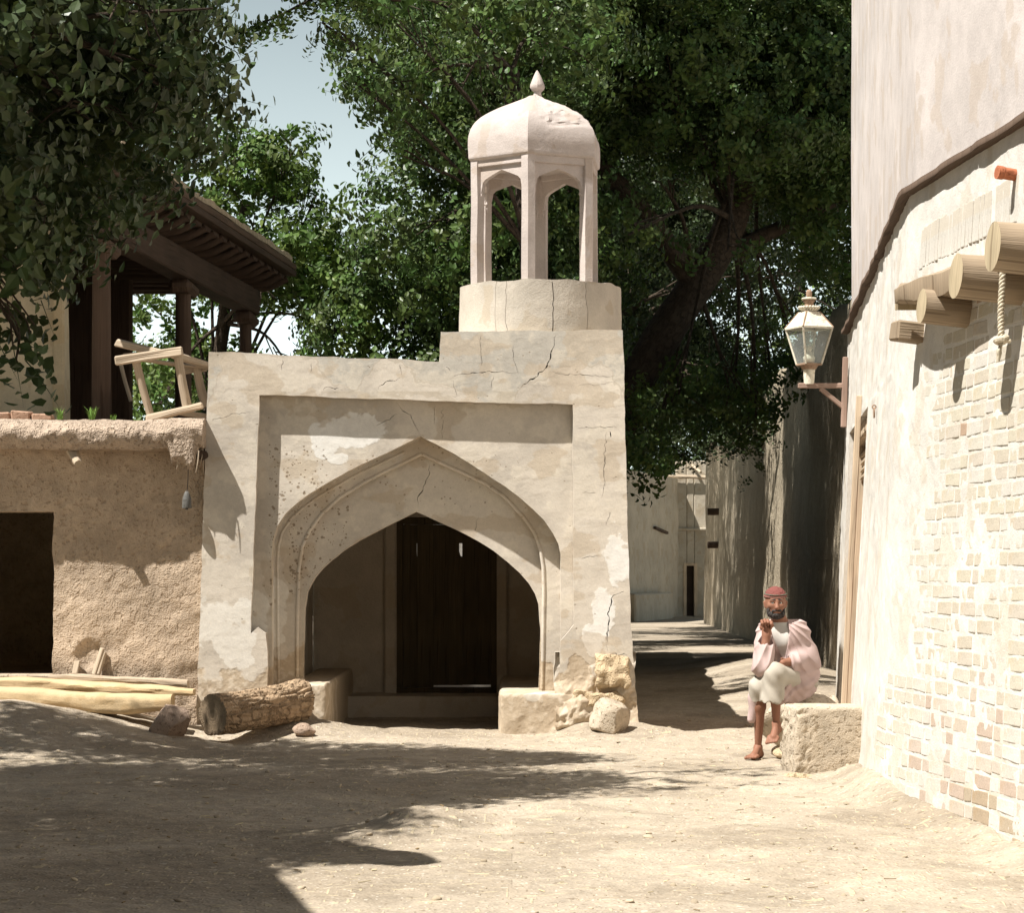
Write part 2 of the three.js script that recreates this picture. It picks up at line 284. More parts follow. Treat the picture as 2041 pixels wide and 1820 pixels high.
// ---------- ground ----------
const wallBaseX = (Z) => { const sp = (q) => (q + Math.sqrt(q * q + 0.25)) / 2 - 0.25; return 2.30 + 0.113 * sp(Z - 15.4) + 0.112 * sp(15.4 - Z); };
function groundY(x, Z) {
  let y = 0;
  y += 0.33 * smooth(-2.2, -4.3, x) * smooth(17.2, 20.2, Z) * (1 - 0.9 * smooth(21.0, 21.6, Z) * smooth(-3, -2.2, x));
  const ridge = (cx, cz, ang, lx, lz, amp) => { const c = Math.cos(ang), s = Math.sin(ang), dx = x - cx, dz = Z - cz, p = (dx * c + dz * s) / lx, q = (-dx * s + dz * c) / lz; return amp * Math.exp(-p * p - q * q); };
  const rough = fbm3(x * 1.3, Z * 1.1, 3.3, 4);
  y += ridge(-0.30, 13.35, 0.65, 0.85, 0.34, 0.115 * (1 + 1.4 * rough)) + ridge(0.35, 14.3, 0.7, 0.8, 0.35, 0.05) + ridge(-0.75, 12.6, 0.5, 0.35, 0.22, 0.05) - ridge(-1.3, 14.2, 0.3, 1.4, 0.9, 0.04);
  y += ridge(1.3, 12.6, 0, 1.6, 1.6, 0.05) + 0.09 * Math.exp(-Math.pow((x - 2.35) / 0.28, 2) - Math.pow((Z - 15.4) / 0.7, 2));
  y -= 0.05 * smooth(14.6, 12.4, Z) * smooth(1.2, 2.6, x);
  y += 0.07 * Math.exp(-Math.pow((Z - 20.75) / 0.35, 2)) * smooth(0.2, 0.7, x) * (1 - smooth(1.2, 1.7, x)) + 0.02 * Math.exp(-Math.pow((Z - 20.6) / 0.4, 2));
  y += 0.11 * Math.exp(-Math.pow((x + 1.9) / 0.45, 2) - Math.pow((Z - 20.75) / 0.32, 2));
  { const dw = wallBaseX(Z) - x; if (dw > -0.3 && dw < 1 && Z < 24.5) y += (0.075 + 0.03 * rough) * Math.exp(-Math.pow(Math.max(0, dw) / 0.16, 2)); }   // dust heaped against the white wall
  y += 0.05 * (0.7 + rough) * Math.exp(-Math.pow((Z - 20.95) / 0.16, 2)) * smooth(-2.9, -2.6, x) * (1 - smooth(1.1, 1.3, x));
  y += 0.22 * Math.exp(-Math.pow((x - 3.5) / 0.8, 2) - Math.pow((Z - 33) / 5, 2));
  const near = smooth(60, 26, Z);
  y += near * (0.035 * fbm3(x * 0.9 + 9, Z * 0.9, 1.7, 3) + 0.022 * fbm3(x * 3.1, Z * 3.6, 5.1, 3) + 0.011 * fbm3(x * 14, Z * 11, 8.2, 2)) + 0.012 * rough * near;
  y += 0.008 * Math.sin((x * 0.45 + Z) * 9 + 2 * rough) * Math.exp(-Math.pow((Z - 12.3) / 0.7, 2)) * smooth(-0.5, -2.0, x);
  return y;
}
{
  const xs = [], zs = [];
  for (const x of [-400, -200, -100, -50, -25, -14, -9, -7]) xs.push(x);
  for (let x = -5.2; x <= 3.6; x += 0.034) xs.push(x);
  for (const x of [4, 4.6, 5.4, 6.5, 8, 12, 20, 40, 80, 160, 400]) xs.push(x);
  for (const z of [-60, -20, 0, 4, 7]) zs.push(z);
  for (let z = 9; z <= 24.5;) { zs.push(z); z += z < 16 ? 0.036 : 0.05; }
  for (let z = 24.8; z < 66; z *= 1.02) zs.push(z);
  for (const z of [68, 72, 76, 80, 90, 110, 150, 220, 400]) zs.push(z);
  const g = grid(xs.length - 1, zs.length - 1, (i, j) => V(xs[i], groundY(xs[i], zs[j]), -zs[j]), (i, j, p) => [p.x, p.z]);
  tag(setting('ground', g, M.ground), 'trodden dusty earth of the lane in front of the gateway', 'ground');
}
{ // clods, pebbles and straw lying about: nobody could count them
  const r = rng(9), list = [], geos = [0, 1, 2].map((k) => { const g = mergeVertices(new THREE.IcosahedronGeometry(1, 1).deleteAttribute('normal').deleteAttribute('uv')); const p = g.attributes.position; for (let i = 0; i < p.count; i++) { const s = 0.75 + 0.5 * r(); p.setXYZ(i, p.getX(i) * s, p.getY(i) * s * 0.6, p.getZ(i) * s); } g.computeVertexNormals(); return g; });
  const m = new THREE.MeshStandardMaterial({ color: C(1, 1, 1), roughness: 1 }), N = 1100, im = new THREE.InstancedMesh(geos[0], m, N), q = new THREE.Matrix4(), e = new THREE.Euler();
  for (let i = 0; i < N; i++) {
    let x, Z; do { Z = 10 + Math.pow(r(), 0.9) * 14; x = (r() - 0.5) * Z * 0.44; } while (x > wallBaseX(Z) - 0.05 || (Z > 20.6 && x < 1.1));
    const s = 0.004 + 0.015 * Math.pow(r(), 6); q.makeRotationFromEuler(e.set(r() * 0.5, r() * 6, r() * 0.5)); q.scale(V(s * (0.8 + r() * 0.8), s, s)); q.setPosition(x, groundY(x, Z) + s * 0.2, -Z); im.setMatrixAt(i, q);
    const k = 0.7 + 0.6 * r(); im.setColorAt(i, C(0.38 * k, 0.31 * k, 0.22 * k));
  }
  im.name = 'loose_clods'; scene.add(im);
  const sg = new THREE.BoxGeometry(1, 1, 1), sm = new THREE.MeshStandardMaterial({ color: C(1, 1, 1), roughness: 1 }), K = 420, st = new THREE.InstancedMesh(sg, sm, K);
  for (let i = 0; i < K; i++) { let x, Z; do { Z = 9.8 + Math.pow(r(), 0.8) * 11; x = (r() - 0.5) * Z * 0.44; } while (x > wallBaseX(Z) - 0.05 || (Z > 20.3 && x < 1.1)); const L = 0.02 + 0.07 * r() * r(), w = 0.003 + 0.010 * Math.pow(r(), 4), a = r() * 6.28; q.makeRotationFromEuler(e.set((r() - 0.5) * 0.2, a, (r() - 0.5) * 0.2)); q.scale(V(L, 0.003, w)); q.setPosition(x, groundY(x, Z) + 0.005, -Z); st.setMatrixAt(i, q); const k = 0.6 + 0.6 * r(), leaf = r() < 0.3; st.setColorAt(i, leaf ? C(0.26 * k, 0.17 * k, 0.07 * k) : C(0.58 * k, 0.49 * k, 0.31 * k)); }
  st.name = 'straw_litter'; scene.add(st); tag(st, 'bits of straw and dry leaf littering the dusty lane', 'litter', null, 'stuff'); tag(im, 'small clods and pebbles strewn over the dusty lane', 'pebbles', null, 'stuff');
}

function chamferedFine(w, h, d) { const g = new THREE.BoxGeometry(w, h, d, 16, 14, 10), p = g.attributes.position, k = 0.03; for (let i = 0; i < p.count; i++) { const v = V().fromBufferAttribute(p, i), c = V(clamp(v.x, -w / 2 + k, w / 2 - k), clamp(v.y, -h / 2 + k, h / 2 - k), clamp(v.z, -d / 2 + k, d / 2 - k)), e = v.clone().sub(c), L = e.length(); if (L > k) v.copy(c).addScaledVector(e, k / L); p.setXYZ(i, v.x, v.y, v.z); } return mergeVertices(boxUV(g.toNonIndexed()).deleteAttribute('normal').deleteAttribute('uv')); }
// ---------- gateway with its arch, benches and lantern cupola ----------
const gx = (px) => (px - HX) / GS, gy = (py) => CAM_H - (py - HY) / GS;
function facadeUV(g) { const p = g.attributes.position, uv = new Float32Array(p.count * 2); for (let i = 0; i < p.count; i++) { const d = p.getZ(i) + GZ; uv[2 * i] = (p.getX(i) + d * 0.8 - FX0) / FW; uv[2 * i + 1] = (p.getY(i) + d * 0.6 - FY0) / FH; } g.setAttribute('uv', new THREE.BufferAttribute(uv, 2)); return g; }
// a wall sheet with an outline in pixels, hand-plastered edges; front face at z = front
function densify(pts, step, amp, seed, closed = true) {
  const out = [], n = pts.length; for (let k = 0; k < (closed ? n : n - 1); k++) { const a = pts[k], b = pts[(k + 1) % n], L = Math.hypot(b[0] - a[0], b[1] - a[1]), m = Math.max(1, Math.round(L / step)); for (let i = 0; i < m; i++) { const t = i / m, x = lerp(a[0], b[0], t), y = lerp(a[1], b[1], t); out.push([x + amp * fbm3(x * 0.03, y * 0.03, seed, 4), y + amp * fbm3(x * 0.03, y * 0.03, seed + 50, 4)]); } }
  if (!closed) out.push(pts[n - 1]); return out;
}
const path = (pts) => pts.map(([x, y]) => new THREE.Vector2(gx(x), gy(y)));
function crackHole(pts, w, seed) { // a narrow slit along a polyline, in pixels
  const c = densify(pts, 5, 0, 0, false).map(([x, y], i) => [x + 2.6 * n3(x * 0.16, y * 0.16, seed), y + 2.6 * n3(x * 0.16, y * 0.16, seed + 30)]), L = [], R = [];
  for (let i = 0; i < c.length; i++) { const a = c[Math.max(0, i - 1)], b = c[Math.min(c.length - 1, i + 1)], d = Math.hypot(b[0] - a[0], b[1] - a[1]) || 1, t = i / (c.length - 1), k = w * 0.5 * Math.min(1, 0.25 + 3 * Math.min(t, 1 - t)) * (0.75 + 0.5 * n3(i * 0.7, seed, 2)); const nx = -(b[1] - a[1]) / d * k, ny = (b[0] - a[0]) / d * k; L.push([c[i][0] + nx, c[i][1] + ny]); R.push([c[i][0] - nx, c[i][1] - ny]); }
  return path([...L, ...R.reverse()]);
}
function crackSet(list, seed) { // cracks that stop short of one another, so that every slit stays a hole of its own
  const done = [], out = []; list.forEach(([p, w], k) => { w *= 0.68; const c = densify(p, 3, 0, 0, false); let best = [], run = []; for (const q of c) { if (done.every((d) => Math.hypot(d[0] - q[0], d[1] - q[1]) > 8.5)) run.push(q); else { if (run.length > best.length) best = run; run = []; } } if (run.length > best.length) best = run; if (best.length > 4) { done.push(...best); out.push(crackHole(best, w, seed + 3 * k)); } }); return out;
}
function sheet(outline, holes, front, depth) { const s = new THREE.Shape(path(outline)); s.holes = holes.map((h) => new THREE.Path(h)); const g = new THREE.ExtrudeGeometry(s, { depth, bevelEnabled: false, steps: 1 }); g.translate(0, 0, front - depth); return facadeUV(g); }
const outerArch = [[540, 1214], [539, 1110], [541, 1078], [549, 1050], [567, 1023], [590, 1002], [616, 983], [652, 961], [691, 939], [728, 921], [766, 903], [802, 886], [836, 869], [870, 885], [906, 905], [942, 927], [976, 949], [1008, 970], [1036, 991], [1062, 1013], [1084, 1036], [1103, 1064], [1113, 1084], [1118, 1106], [1118, 1167], [1118, 1240]];
const rollArch = [[586, 1352], [587, 1230], [589, 1140], [596, 1090], [612, 1056], [635, 1024], [672, 990], [720, 960], [770, 934], [806, 917], [838, 902], [880, 921], [929, 943], [970, 963], [1005, 987], [1046, 1032], [1066, 1062], [1078, 1094], [1084, 1132], [1085, 1180], [1083, 1300], [1081, 1376]];
const innerArch = [[597, 1460], [597, 1350], [598, 1270], [600, 1214], [605, 1181], [620, 1153], [636, 1134], [653, 1117], [680, 1096], [710, 1077], [738, 1062], [766, 1048], [798, 1032], [826, 1018], [856, 1031], [887, 1045], [920, 1060], [952, 1077], [984, 1098], [1013, 1121], [1036, 1142], [1055, 1164], [1067, 1185], [1074, 1206], [1078, 1256], [1077, 1310], [1075, 1375], [1075, 1460]];
const gate = thing('gateway', 'beige plastered arched gateway carrying a round drum and lantern cupola', 'gateway', null);
{
  const zf = -GZ;
  // front layer: an upside-down U with a step up on the right; cracks are real slits through the plaster coat
  const outer = densify([[392, 1500], [394, 1360], [399, 1250], [406, 1000], [414, 800], [418, 701], [560, 708], [700, 713], [800, 716], [878, 721], [877, 690], [878, 661], [1000, 660], [1120, 659], [1240, 657], [1243, 740], [1247, 900], [1251, 1050], [1255, 1180], [1262, 1300], [1266, 1400], [1269, 1500]], 9, 3.2, 1);
  const inner = densify([[1115, 1500], [1116, 1300], [1118, 1278], [1143, 1245], [1143, 1100], [1142, 950], [1142, 806], [1000, 803], [830, 798], [640, 791], [517, 787], [515, 860], [511, 980], [507, 1080], [503, 1180], [500, 1262], [514, 1250], [530, 1262], [534, 1300], [535, 1500]], 9, 2.4, 5);
  const cracks = [
    [[[1106, 668], [1103, 690], [1096, 718], [1085, 738], [1066, 752], [1037, 771]], 4.2], [[[1085, 739], [1120, 746], [1160, 747], [1230, 752]], 1.5], [[[1022, 690], [1026, 720], [1030, 743]], 1.6], [[[1030, 744], [1000, 741], [960, 741], [905, 748]], 2.2],
    [[[905, 748], [896, 738], [890, 731]], 2], [[[958, 670], [957, 690], [960, 722], [955, 742]], 1.5], [[[982, 750], [981, 775]], 1.2], [[[646, 779], [652, 771], [676, 775]], 2.6], [[[752, 776], [758, 769], [770, 762], [798, 755]], 2.2], [[[798, 726], [799, 755], [801, 786]], 1.7],
    [[[564, 718], [563, 742]], 1.3], [[[622, 721], [620, 745]], 1.3], [[[422, 838], [455, 828], [503, 821]], 1.4], [[[905, 752], [909, 790]], 1.2], [[[1152, 855], [1168, 852], [1232, 851]], 1.6], [[[1207, 856], [1206, 890], [1204, 930], [1206, 960], [1201, 990]], 2.2], [[[1216, 860], [1216, 871]], 3.4],
    [[[1156, 980], [1180, 983], [1206, 983]], 1.3], [[[1216, 1020], [1208, 1046]], 2.2], [[[1157, 1113], [1196, 1108]], 1.8], [[[1150, 770], [1180, 768], [1225, 762]], 0.9],
    [[[1210, 1298], [1213, 1220], [1222, 1188], [1243, 1179]], 3.4], [[[1190, 1302], [1222, 1304], [1250, 1306]], 3],
  ];
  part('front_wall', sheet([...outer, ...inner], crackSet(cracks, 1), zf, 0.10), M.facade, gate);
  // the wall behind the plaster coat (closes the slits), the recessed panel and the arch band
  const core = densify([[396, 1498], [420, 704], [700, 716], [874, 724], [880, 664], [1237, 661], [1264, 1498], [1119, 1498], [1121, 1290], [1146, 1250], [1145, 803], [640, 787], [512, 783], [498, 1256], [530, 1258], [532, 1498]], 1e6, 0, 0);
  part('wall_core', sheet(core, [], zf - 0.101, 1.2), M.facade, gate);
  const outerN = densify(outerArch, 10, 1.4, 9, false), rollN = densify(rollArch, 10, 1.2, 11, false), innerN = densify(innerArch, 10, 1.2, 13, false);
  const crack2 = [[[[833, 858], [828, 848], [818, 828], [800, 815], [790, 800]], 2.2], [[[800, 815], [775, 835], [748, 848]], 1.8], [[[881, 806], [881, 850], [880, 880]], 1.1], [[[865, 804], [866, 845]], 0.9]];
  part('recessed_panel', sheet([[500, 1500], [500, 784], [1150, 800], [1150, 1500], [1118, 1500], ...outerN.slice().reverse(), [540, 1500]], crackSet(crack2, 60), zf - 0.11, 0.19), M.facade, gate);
  part('arch_band', sheet([[500, 1500], [500, 830], [1150, 830], [1150, 1500], [1081, 1500], ...rollN.slice().reverse(), [586, 1500]], [], zf - 0.30, 0.06), M.facade, gate);
  const crack3 = [[[[853, 918], [852, 940], [843, 965], [832, 990], [828, 1008]], 2.4], [[[952, 1030], [946, 1062]], 1.4]];
  part('arch_face', sheet([[500, 1500], [500, 840], [1150, 840], [1150, 1500], [1075, 1500], ...innerN.slice().reverse(), [597, 1500]], crackSet(crack3, 90), zf - 0.365, 0.16), M.facade, gate);
  part('arch_face_core', sheet([[500, 1500], [500, 840], [1150, 840], [1150, 1500], [1079, 1500], ...innerArch.map(([x, y]) => [837 + (x - 837) * 1.012, y - 2]).reverse(), [593, 1500]], [], zf - 0.526, 0.12), M.facade, gate);
  // rounded mouldings that follow both arches
  const tube = (pts, r, z) => { const c = new THREE.CatmullRomCurve3(densify(pts, 14, 0.8, 3, false).map(([x, y]) => V(gx(x), gy(y), z)), false, 'catmullrom', 0.3); return facadeUV(new THREE.TubeGeometry(c, 170, r, 8)); };
  part('roll_moulding', tube(rollArch, 0.017, zf - 0.303), M.facade, gate);
  part('roll_moulding', tube([[549, 1370], ...outerArch.map(([x, y]) => [837 + (x - 837) * 0.975, 869 + 12 + (y - 869) * 0.99]).slice(0, -1), [1108, 1376]].slice(0, 13), 0.014, zf - 0.303), M.facade, gate);
  // porch behind the arch: side walls with shallow niches, ceiling, back wall with plank door
  const zb = -24.4, R = rng(3);
  const wallL = gx(560), wallR = gx(1115), top = gy(1000), seatY = 0.36;
  part('porch_side_wall', [block(wallL - 0.3, -0.2, zb, wallL, top, -21.58, 0.01)], M.porch, gate);
  part('porch_side_wall', [block(wallR, -0.2, zb, wallR + 0.3, top, -21.58, 0.01)], M.porch, gate);
  part('porch_ceiling', block(wallL - 0.3, top, zb - 0.3, wallR + 0.3, top + 0.2, -21.58, 0.01), M.porch, gate);
  const dx0 = P(803, 0, 24.4).x, dx1 = P(978, 0, 24.4).x, dtop = P(0, 1045, 24.4).y, dbot = P(0, 1371, 24.4).y;
  part('porch_back_wall', [block(wallL, -0.2, zb - 0.28, dx0 - 0.09, top, zb, 0.01), block(dx1 + 0.09, -0.2, zb - 0.28, wallR, top, zb, 0.01), block(dx0 - 0.09, dtop + 0.07, zb - 0.28, dx1 + 0.09, top, zb, 0.01)], M.porch, gate);
  part('porch_pilaster', block(P(765, 0, 24.3).x, 0, zb, P(790, 0, 24.3).x, top, zb + 0.06, 0.02), M.porch, gate);
  part('porch_pilaster', block(P(990, 0, 24.3).x, 0, zb, P(1012, 0, 24.3).x, top, zb + 0.06, 0.02), M.porch, gate);
  const door = part('door', block(dx0 - 0.09, dbot - 0.1, zb - 0.2, dx0, dtop + 0.07, zb - 0.02, 0.008), M.doorwood, gate);
  part('door_jamb', block(dx1, dbot - 0.1, zb - 0.2, dx1 + 0.09, dtop + 0.07, zb - 0.02, 0.008), M.doorwood, door);
  part('door_lintel', block(dx0, dtop, zb - 0.2, dx1, dtop + 0.07, zb - 0.02, 0.008), M.doorwood, door);
  // planks: two gaps at the top and one along the foot let daylight through
  const gapA = P(832, 0, 24.5).x, gapB = P(922, 0, 24.5).x, edges = [dx0, lerp(dx0, gapA, 0.5), gapA, lerp(gapA, gapB, 0.36), lerp(gapA, gapB, 0.7), gapB, lerp(gapB, dx1, 0.55), dx1];
  for (let k = 0; k < 7; k++) { const a = edges[k] - (k % 2 ? 0.004 : 0), b = edges[k + 1] + (k % 2 && k !== 1 ? 0.004 : 0), zo = k % 2 ? -0.042 : 0, hiGap = k === 1 || k === 4; const y0 = dbot + (k >= 3 ? 0.016 + 0.004 * k * 0.4 : 0.002), yT = dtop - 0.002;
    if (!hiGap) { part('plank', block(a, y0, zb - 0.12 + zo, b, yT, zb - 0.08 + zo, 0.004), M.doorwood, door); continue; }
    const gw = k === 1 ? 0.010 : 0.034, ya = P(0, 1110, 24.5).y, yb = P(0, 1083, 24.5).y, s = new THREE.Shape([[a, y0], [b, y0], [b, ya], [b - gw * 0.6, ya + 0.01], [b - gw, ya + 0.06], [b - gw, yb], [b, yb], [b, yT], [a, yT]].map(([x, y]) => new THREE.Vector2(x, y)));
    const g = new THREE.ExtrudeGeometry(s, { depth: 0.04, bevelEnabled: false }); g.translate(0, 0, zb - 0.12 + zo); part('plank', boxUV(g), M.doorwood, door); }
  part('sill_plank', block(dx0 - 0.09, dbot - 0.1, zb - 0.2, dx1 + 0.09, dbot, zb + 0.03, 0.008), M.doorwood, door);
  part('porch_floor', jitterGeo(boxUV(new THREE.BoxGeometry(wallR - wallL, 0.34, 0.75, 30, 4, 8).translate((wallL + wallR) / 2, dbot - 0.22, zb + 0.375)), 0.012, 6), M.porch, gate);
  // clay benches on both sides of the passage
  const bench = (x0, x1, z0, z1, h, seed) => { const g = new THREE.BoxGeometry(x1 - x0, h + 0.15, z1 - z0, 24, 14, 30).translate((x0 + x1) / 2, h / 2 - 0.075, (z0 + z1) / 2), p = g.attributes.position;
    for (let i = 0; i < p.count; i++) { let x = p.getX(i), y = p.getY(i), z = p.getZ(i); const rr = 0.05, cx = clamp(x, x0 + rr, x1 - rr), cy = Math.min(y, h - 0.035), cz = clamp(z, z0 + rr, z1 - rr), d = V(x - cx, y - cy, z - cz), L = d.length(); if (L > 1e-6) { const lim = rr; if (L > lim) { d.multiplyScalar(lim / L); x = cx + d.x; y = cy + d.y * 0.7; z = cz + d.z; } } const k = 0.012 * fbm3(x * 7 + seed, y * 7, z * 7, 4) * 2; p.setXYZ(i, x + k, y + k * 0.6 - 0.015 * smooth(h, 0, y), z + k); }
    g.computeVertexNormals(); return facadeUV(g); };
  part('bench', bench(gx(575), gx(654), zb, -20.92, gy(1362), 2), M.facade, gate);
  part('bench', bench(gx(995), gx(1150), zb, -20.93, gy(1380), 7), M.facade, gate);
  // broken foot of the right pier: rough earth and two loose stones of the old masonry
  const footG = (() => { const x0 = gx(1106), x1 = gx(1266), y1 = gy(1300), g = new THREE.BoxGeometry(x1 - x0, y1 + 0.2, 0.3, 60, 70, 12).translate((x0 + x1) / 2, (y1 - 0.2) / 2, -GZ - 0.08), p = g.attributes.position;
    for (let i = 0; i < p.count; i++) { const x = p.getX(i), y = p.getY(i), z = p.getZ(i), e = 0.045 * fbm3(x * 5, y * 5, 4, 4) * 2 + 0.03 * fbm3(x * 16, y * 16, 9, 3), low = smooth(y1 * 0.9, 0.05, y); const edge = 0.03 * fbm3(x * 6 + 8, y * 6, 1, 3); p.setXYZ(i, x + edge + (x > x1 - 0.1 ? 0.03 * low : 0), y, z > -GZ ? -GZ + 0.012 + Math.max(-0.05, e * (0.4 + low)) + 0.09 * low * low - 0.06 * smooth(0.12, 0, y1 - y + 0.03 * e * 10) : z); }
    g.computeVertexNormals(); return facadeUV(g); })();
  part('pier_foot', footG, M.facade, gate);
  for (const [px, py, w, h, d, s, m] of [[1221, 1338, 0.31, 0.29, 0.12, 5, M.rubble], [1196, 1393, 0.40, 0.13, 0.13, 8, M.rubble], [1136, 1418, 0.22, 0.12, 0.10, 12, M.rubble], [1086, 1440, 0.2, 0.13, 0.06, 17, M.rubble]]) { const g = jitterGeo(jitterGeo(chamferedFine(w, h, d), 0.07, 5, s), 0.03, 16, s); g.translate(gx(px), gy(py), -GZ + 0.015); part('foot_stone', boxUV(g), m, gate); }
  // upper step behind the front layer, drum
  const dcx = P(1077, 0, 21.75).x, dcz = -21.75, dR = 0.734, dy0 = gy(664), dy1 = 3.975;
  part('upper_block', boxUV(block(gx(878) + 0.01, gy(720), -22.6, gx(1240) - 0.01, gy(660) - 0.004, -21.11, 0.02)), M.drum, gate);
  { const seg = 120, nj = 22, prof = (j) => { const t = j / nj; return [dR * (1.004 - 0.012 * t), lerp(dy0 - 0.02, dy1, t)]; };
    // the drum's coat is cracked from top to foot: each crack is a groove
    const ang = (px) => Math.asin(clamp((P(px, 0, 21.75).x - dcx) / dR, -1, 1)), cr = [[1010, 0.004], [1100, 0.009], [1166, 0.005], [990, 0.003]];
    const at = (i, j) => { const a = i / seg * Math.PI * 2 - Math.PI, [r, y] = prof(j); let d = r + 0.012 * fbm3(Math.sin(a) * 3, y * 3, Math.cos(a) * 3, 3); d -= j > nj - 2 ? 0.004 : 0; return V(dcx + d * Math.sin(a), y + (j === nj ? 0.012 * n3(a * 6, 2, 3) : 0), dcz + d * Math.cos(a)); };
    const pieces = []; const cuts = cr.map(([px, w]) => [ang(px), w]).sort((a, b) => a[0] - b[0]);
    // walk round in angular slices that leave the cracks open
    const slices = []; let from = -Math.PI; for (const [a, w] of cuts) { slices.push([from, a - w / dR / 2, w]); from = a + w / dR / 2; } slices.push([from, Math.PI]);
    const wob = (a, y) => 0.02 * n3(a * 3 + 4, y * 6, 2) + 0.008 * n3(a * 3, y * 25, 8);
    for (const [a0, a1] of slices) { const n = Math.max(3, Math.round((a1 - a0) / (Math.PI * 2) * seg)); const at2 = (i, j, inn) => { const [r, y] = prof(j); const t = i / n; let a = lerp(a0, a1, t); const e0 = a0 > -3.1 ? wob(a0, y) : 0, e1 = a1 < 3.1 ? wob(a1, y) : 0; a += lerp(e0, e1, t); const d = (inn ? r - 0.06 : r) + 0.012 * fbm3(Math.sin(a) * 3, y * 3, Math.cos(a) * 3, 3); return V(dcx + d * Math.sin(a), y + (j === nj ? 0.010 * n3(a * 6, 2, 3) : 0), dcz + d * Math.cos(a)); };
      pieces.push(grid(n, nj, (i, j) => at2(i, j), (i, j, p) => [lerp(a0, a1, i / n) * dR, p.y])); for (const i of [0, n]) pieces.push(grid(1, nj, (k, j) => at2(i, j, k === (i ? 1 : 0)), (k, j, p) => [k * 0.06, p.y])); pieces.push(grid(n, 1, (i, k) => at2(i, nj, k === 1), (i, k, p) => [p.x, p.z])); }
    const drum = part('drum', pieces, M.drum, gate); drum.name = 'drum';
    part('drum_core', boxUV(new THREE.CylinderGeometry(dR - 0.045, dR - 0.04, dy1 - dy0 - 0.004, 64).translate(dcx, (dy0 + dy1) / 2 - 0.006, dcz)), M.drum, gate); }
  // lantern cupola: six corner posts, six arched panels, ribbed dome and finial
  const ccx = P(1066, 0, 21.75).x, ccz = -21.75, hexR = 0.628, yb = dy1 - 0.012, yt = 5.10, rot = -6 * Math.PI / 180;
  const vert = (k, r = hexR) => V(ccx + r * Math.sin(rot + k * Math.PI / 3), 0, ccz + r * Math.cos(rot + k * Math.PI / 3));
  for (let k = 0; k < 6; k++) {
    const v = vert(k), a = rot + k * Math.PI / 3, w = 0.070, t = 0.080; // corner post with two faces
    const e1 = vert(k + 1).sub(v).normalize(), e0 = vert(k - 1).sub(v).normalize(), inn = V(-Math.sin(a), 0, -Math.cos(a));
    const sh = [v, v.clone().addScaledVector(e1, w), v.clone().addScaledVector(e1, w * 0.78).addScaledVector(inn, t), v.clone().addScaledVector(e0, w * 0.78).addScaledVector(inn, t), v.clone().addScaledVector(e0, w)];
    const s = new THREE.Shape(sh.map((p) => new THREE.Vector2(p.x, -p.z))); const g = new THREE.ExtrudeGeometry(s, { depth: yt - yb, bevelEnabled: true, bevelSize: 0.006, bevelThickness: 0.003, bevelSegments: 1, bevelOffset: -0.006, steps: 10 }); g.rotateX(-Math.PI / 2); g.translate(0, yb, 0); jitterGeo(g, 0.008, 3, k); part('post', boxUV(g), M.cupola, gate);
    // panel between this post and the next: lintel plate with a pointed arch and pendants, set back from the posts
    const A = vert(k), B = vert(k + 1), mid = A.clone().add(B).multiplyScalar(0.5), ex = B.clone().sub(A).normalize(), nz = V(Math.sin(a + Math.PI / 6), 0, Math.cos(a + Math.PI / 6)), half = hexR / 2 - w + 0.004;
    const L = yt - yb, yArch = L - 0.115, ySpr = L - 0.215;
    const o = [[-half, L - 0.06], [-half, L - 0.40], [-half + 0.012, L - 0.405], [-half + 0.022, L - 0.36], [-half + 0.016, L - 0.345], [-half + 0.03, L - 0.32], [-half + 0.022, L - 0.30], [-half + 0.036, ySpr - 0.03], [-half + 0.04, ySpr], [-half * 0.72, ySpr + 0.028], [-half * 0.4, ySpr + 0.062], [0, yArch]]; const full = [...o, ...o.slice(0, -1).reverse().map(([x, y]) => [-x, y])];
    const ps = new THREE.Shape(full.map(([x, y]) => new THREE.Vector2(x, y))); const pg = new THREE.ExtrudeGeometry(ps, { depth: 0.05, bevelEnabled: false }); pg.translate(0, yb, -0.085);
    const mtx = new THREE.Matrix4().makeBasis(ex, V(0, 1, 0), nz); mtx.setPosition(mid.x, 0, mid.z); pg.applyMatrix4(mtx); part('arched_panel', boxUV(pg), M.cupola, gate);
    const rail = chamfered(half * 2, 0.075, 0.09, 0.006); rail.translate(0, yt - 0.038, -0.055); rail.applyMatrix4(mtx); part('top_rail', boxUV(rail), M.cupola, gate);
  }
  const hexAt = (a) => { const q = ((a - rot) % (Math.PI / 3) + Math.PI / 3) % (Math.PI / 3) - Math.PI / 6; return Math.cos(Math.PI / 6) / Math.cos(q); };
  const prof = [[0.60, yt - 0.02], [0.645, yt], [0.652, yt + 0.05], [0.657, yt + 0.12], [0.652, yt + 0.19], [0.632, yt + 0.26], [0.595, yt + 0.325], [0.53, yt + 0.385], [0.44, yt + 0.44], [0.34, yt + 0.49], [0.22, yt + 0.54], [0.10, yt + 0.59], [0.055, yt + 0.615]];
  const domeSeg = 96, domeN = (prof.length - 1) * 5, pr = new THREE.CatmullRomCurve3(prof.map(([r, y]) => V(r, y, 0)), false, 'catmullrom', 0.4);
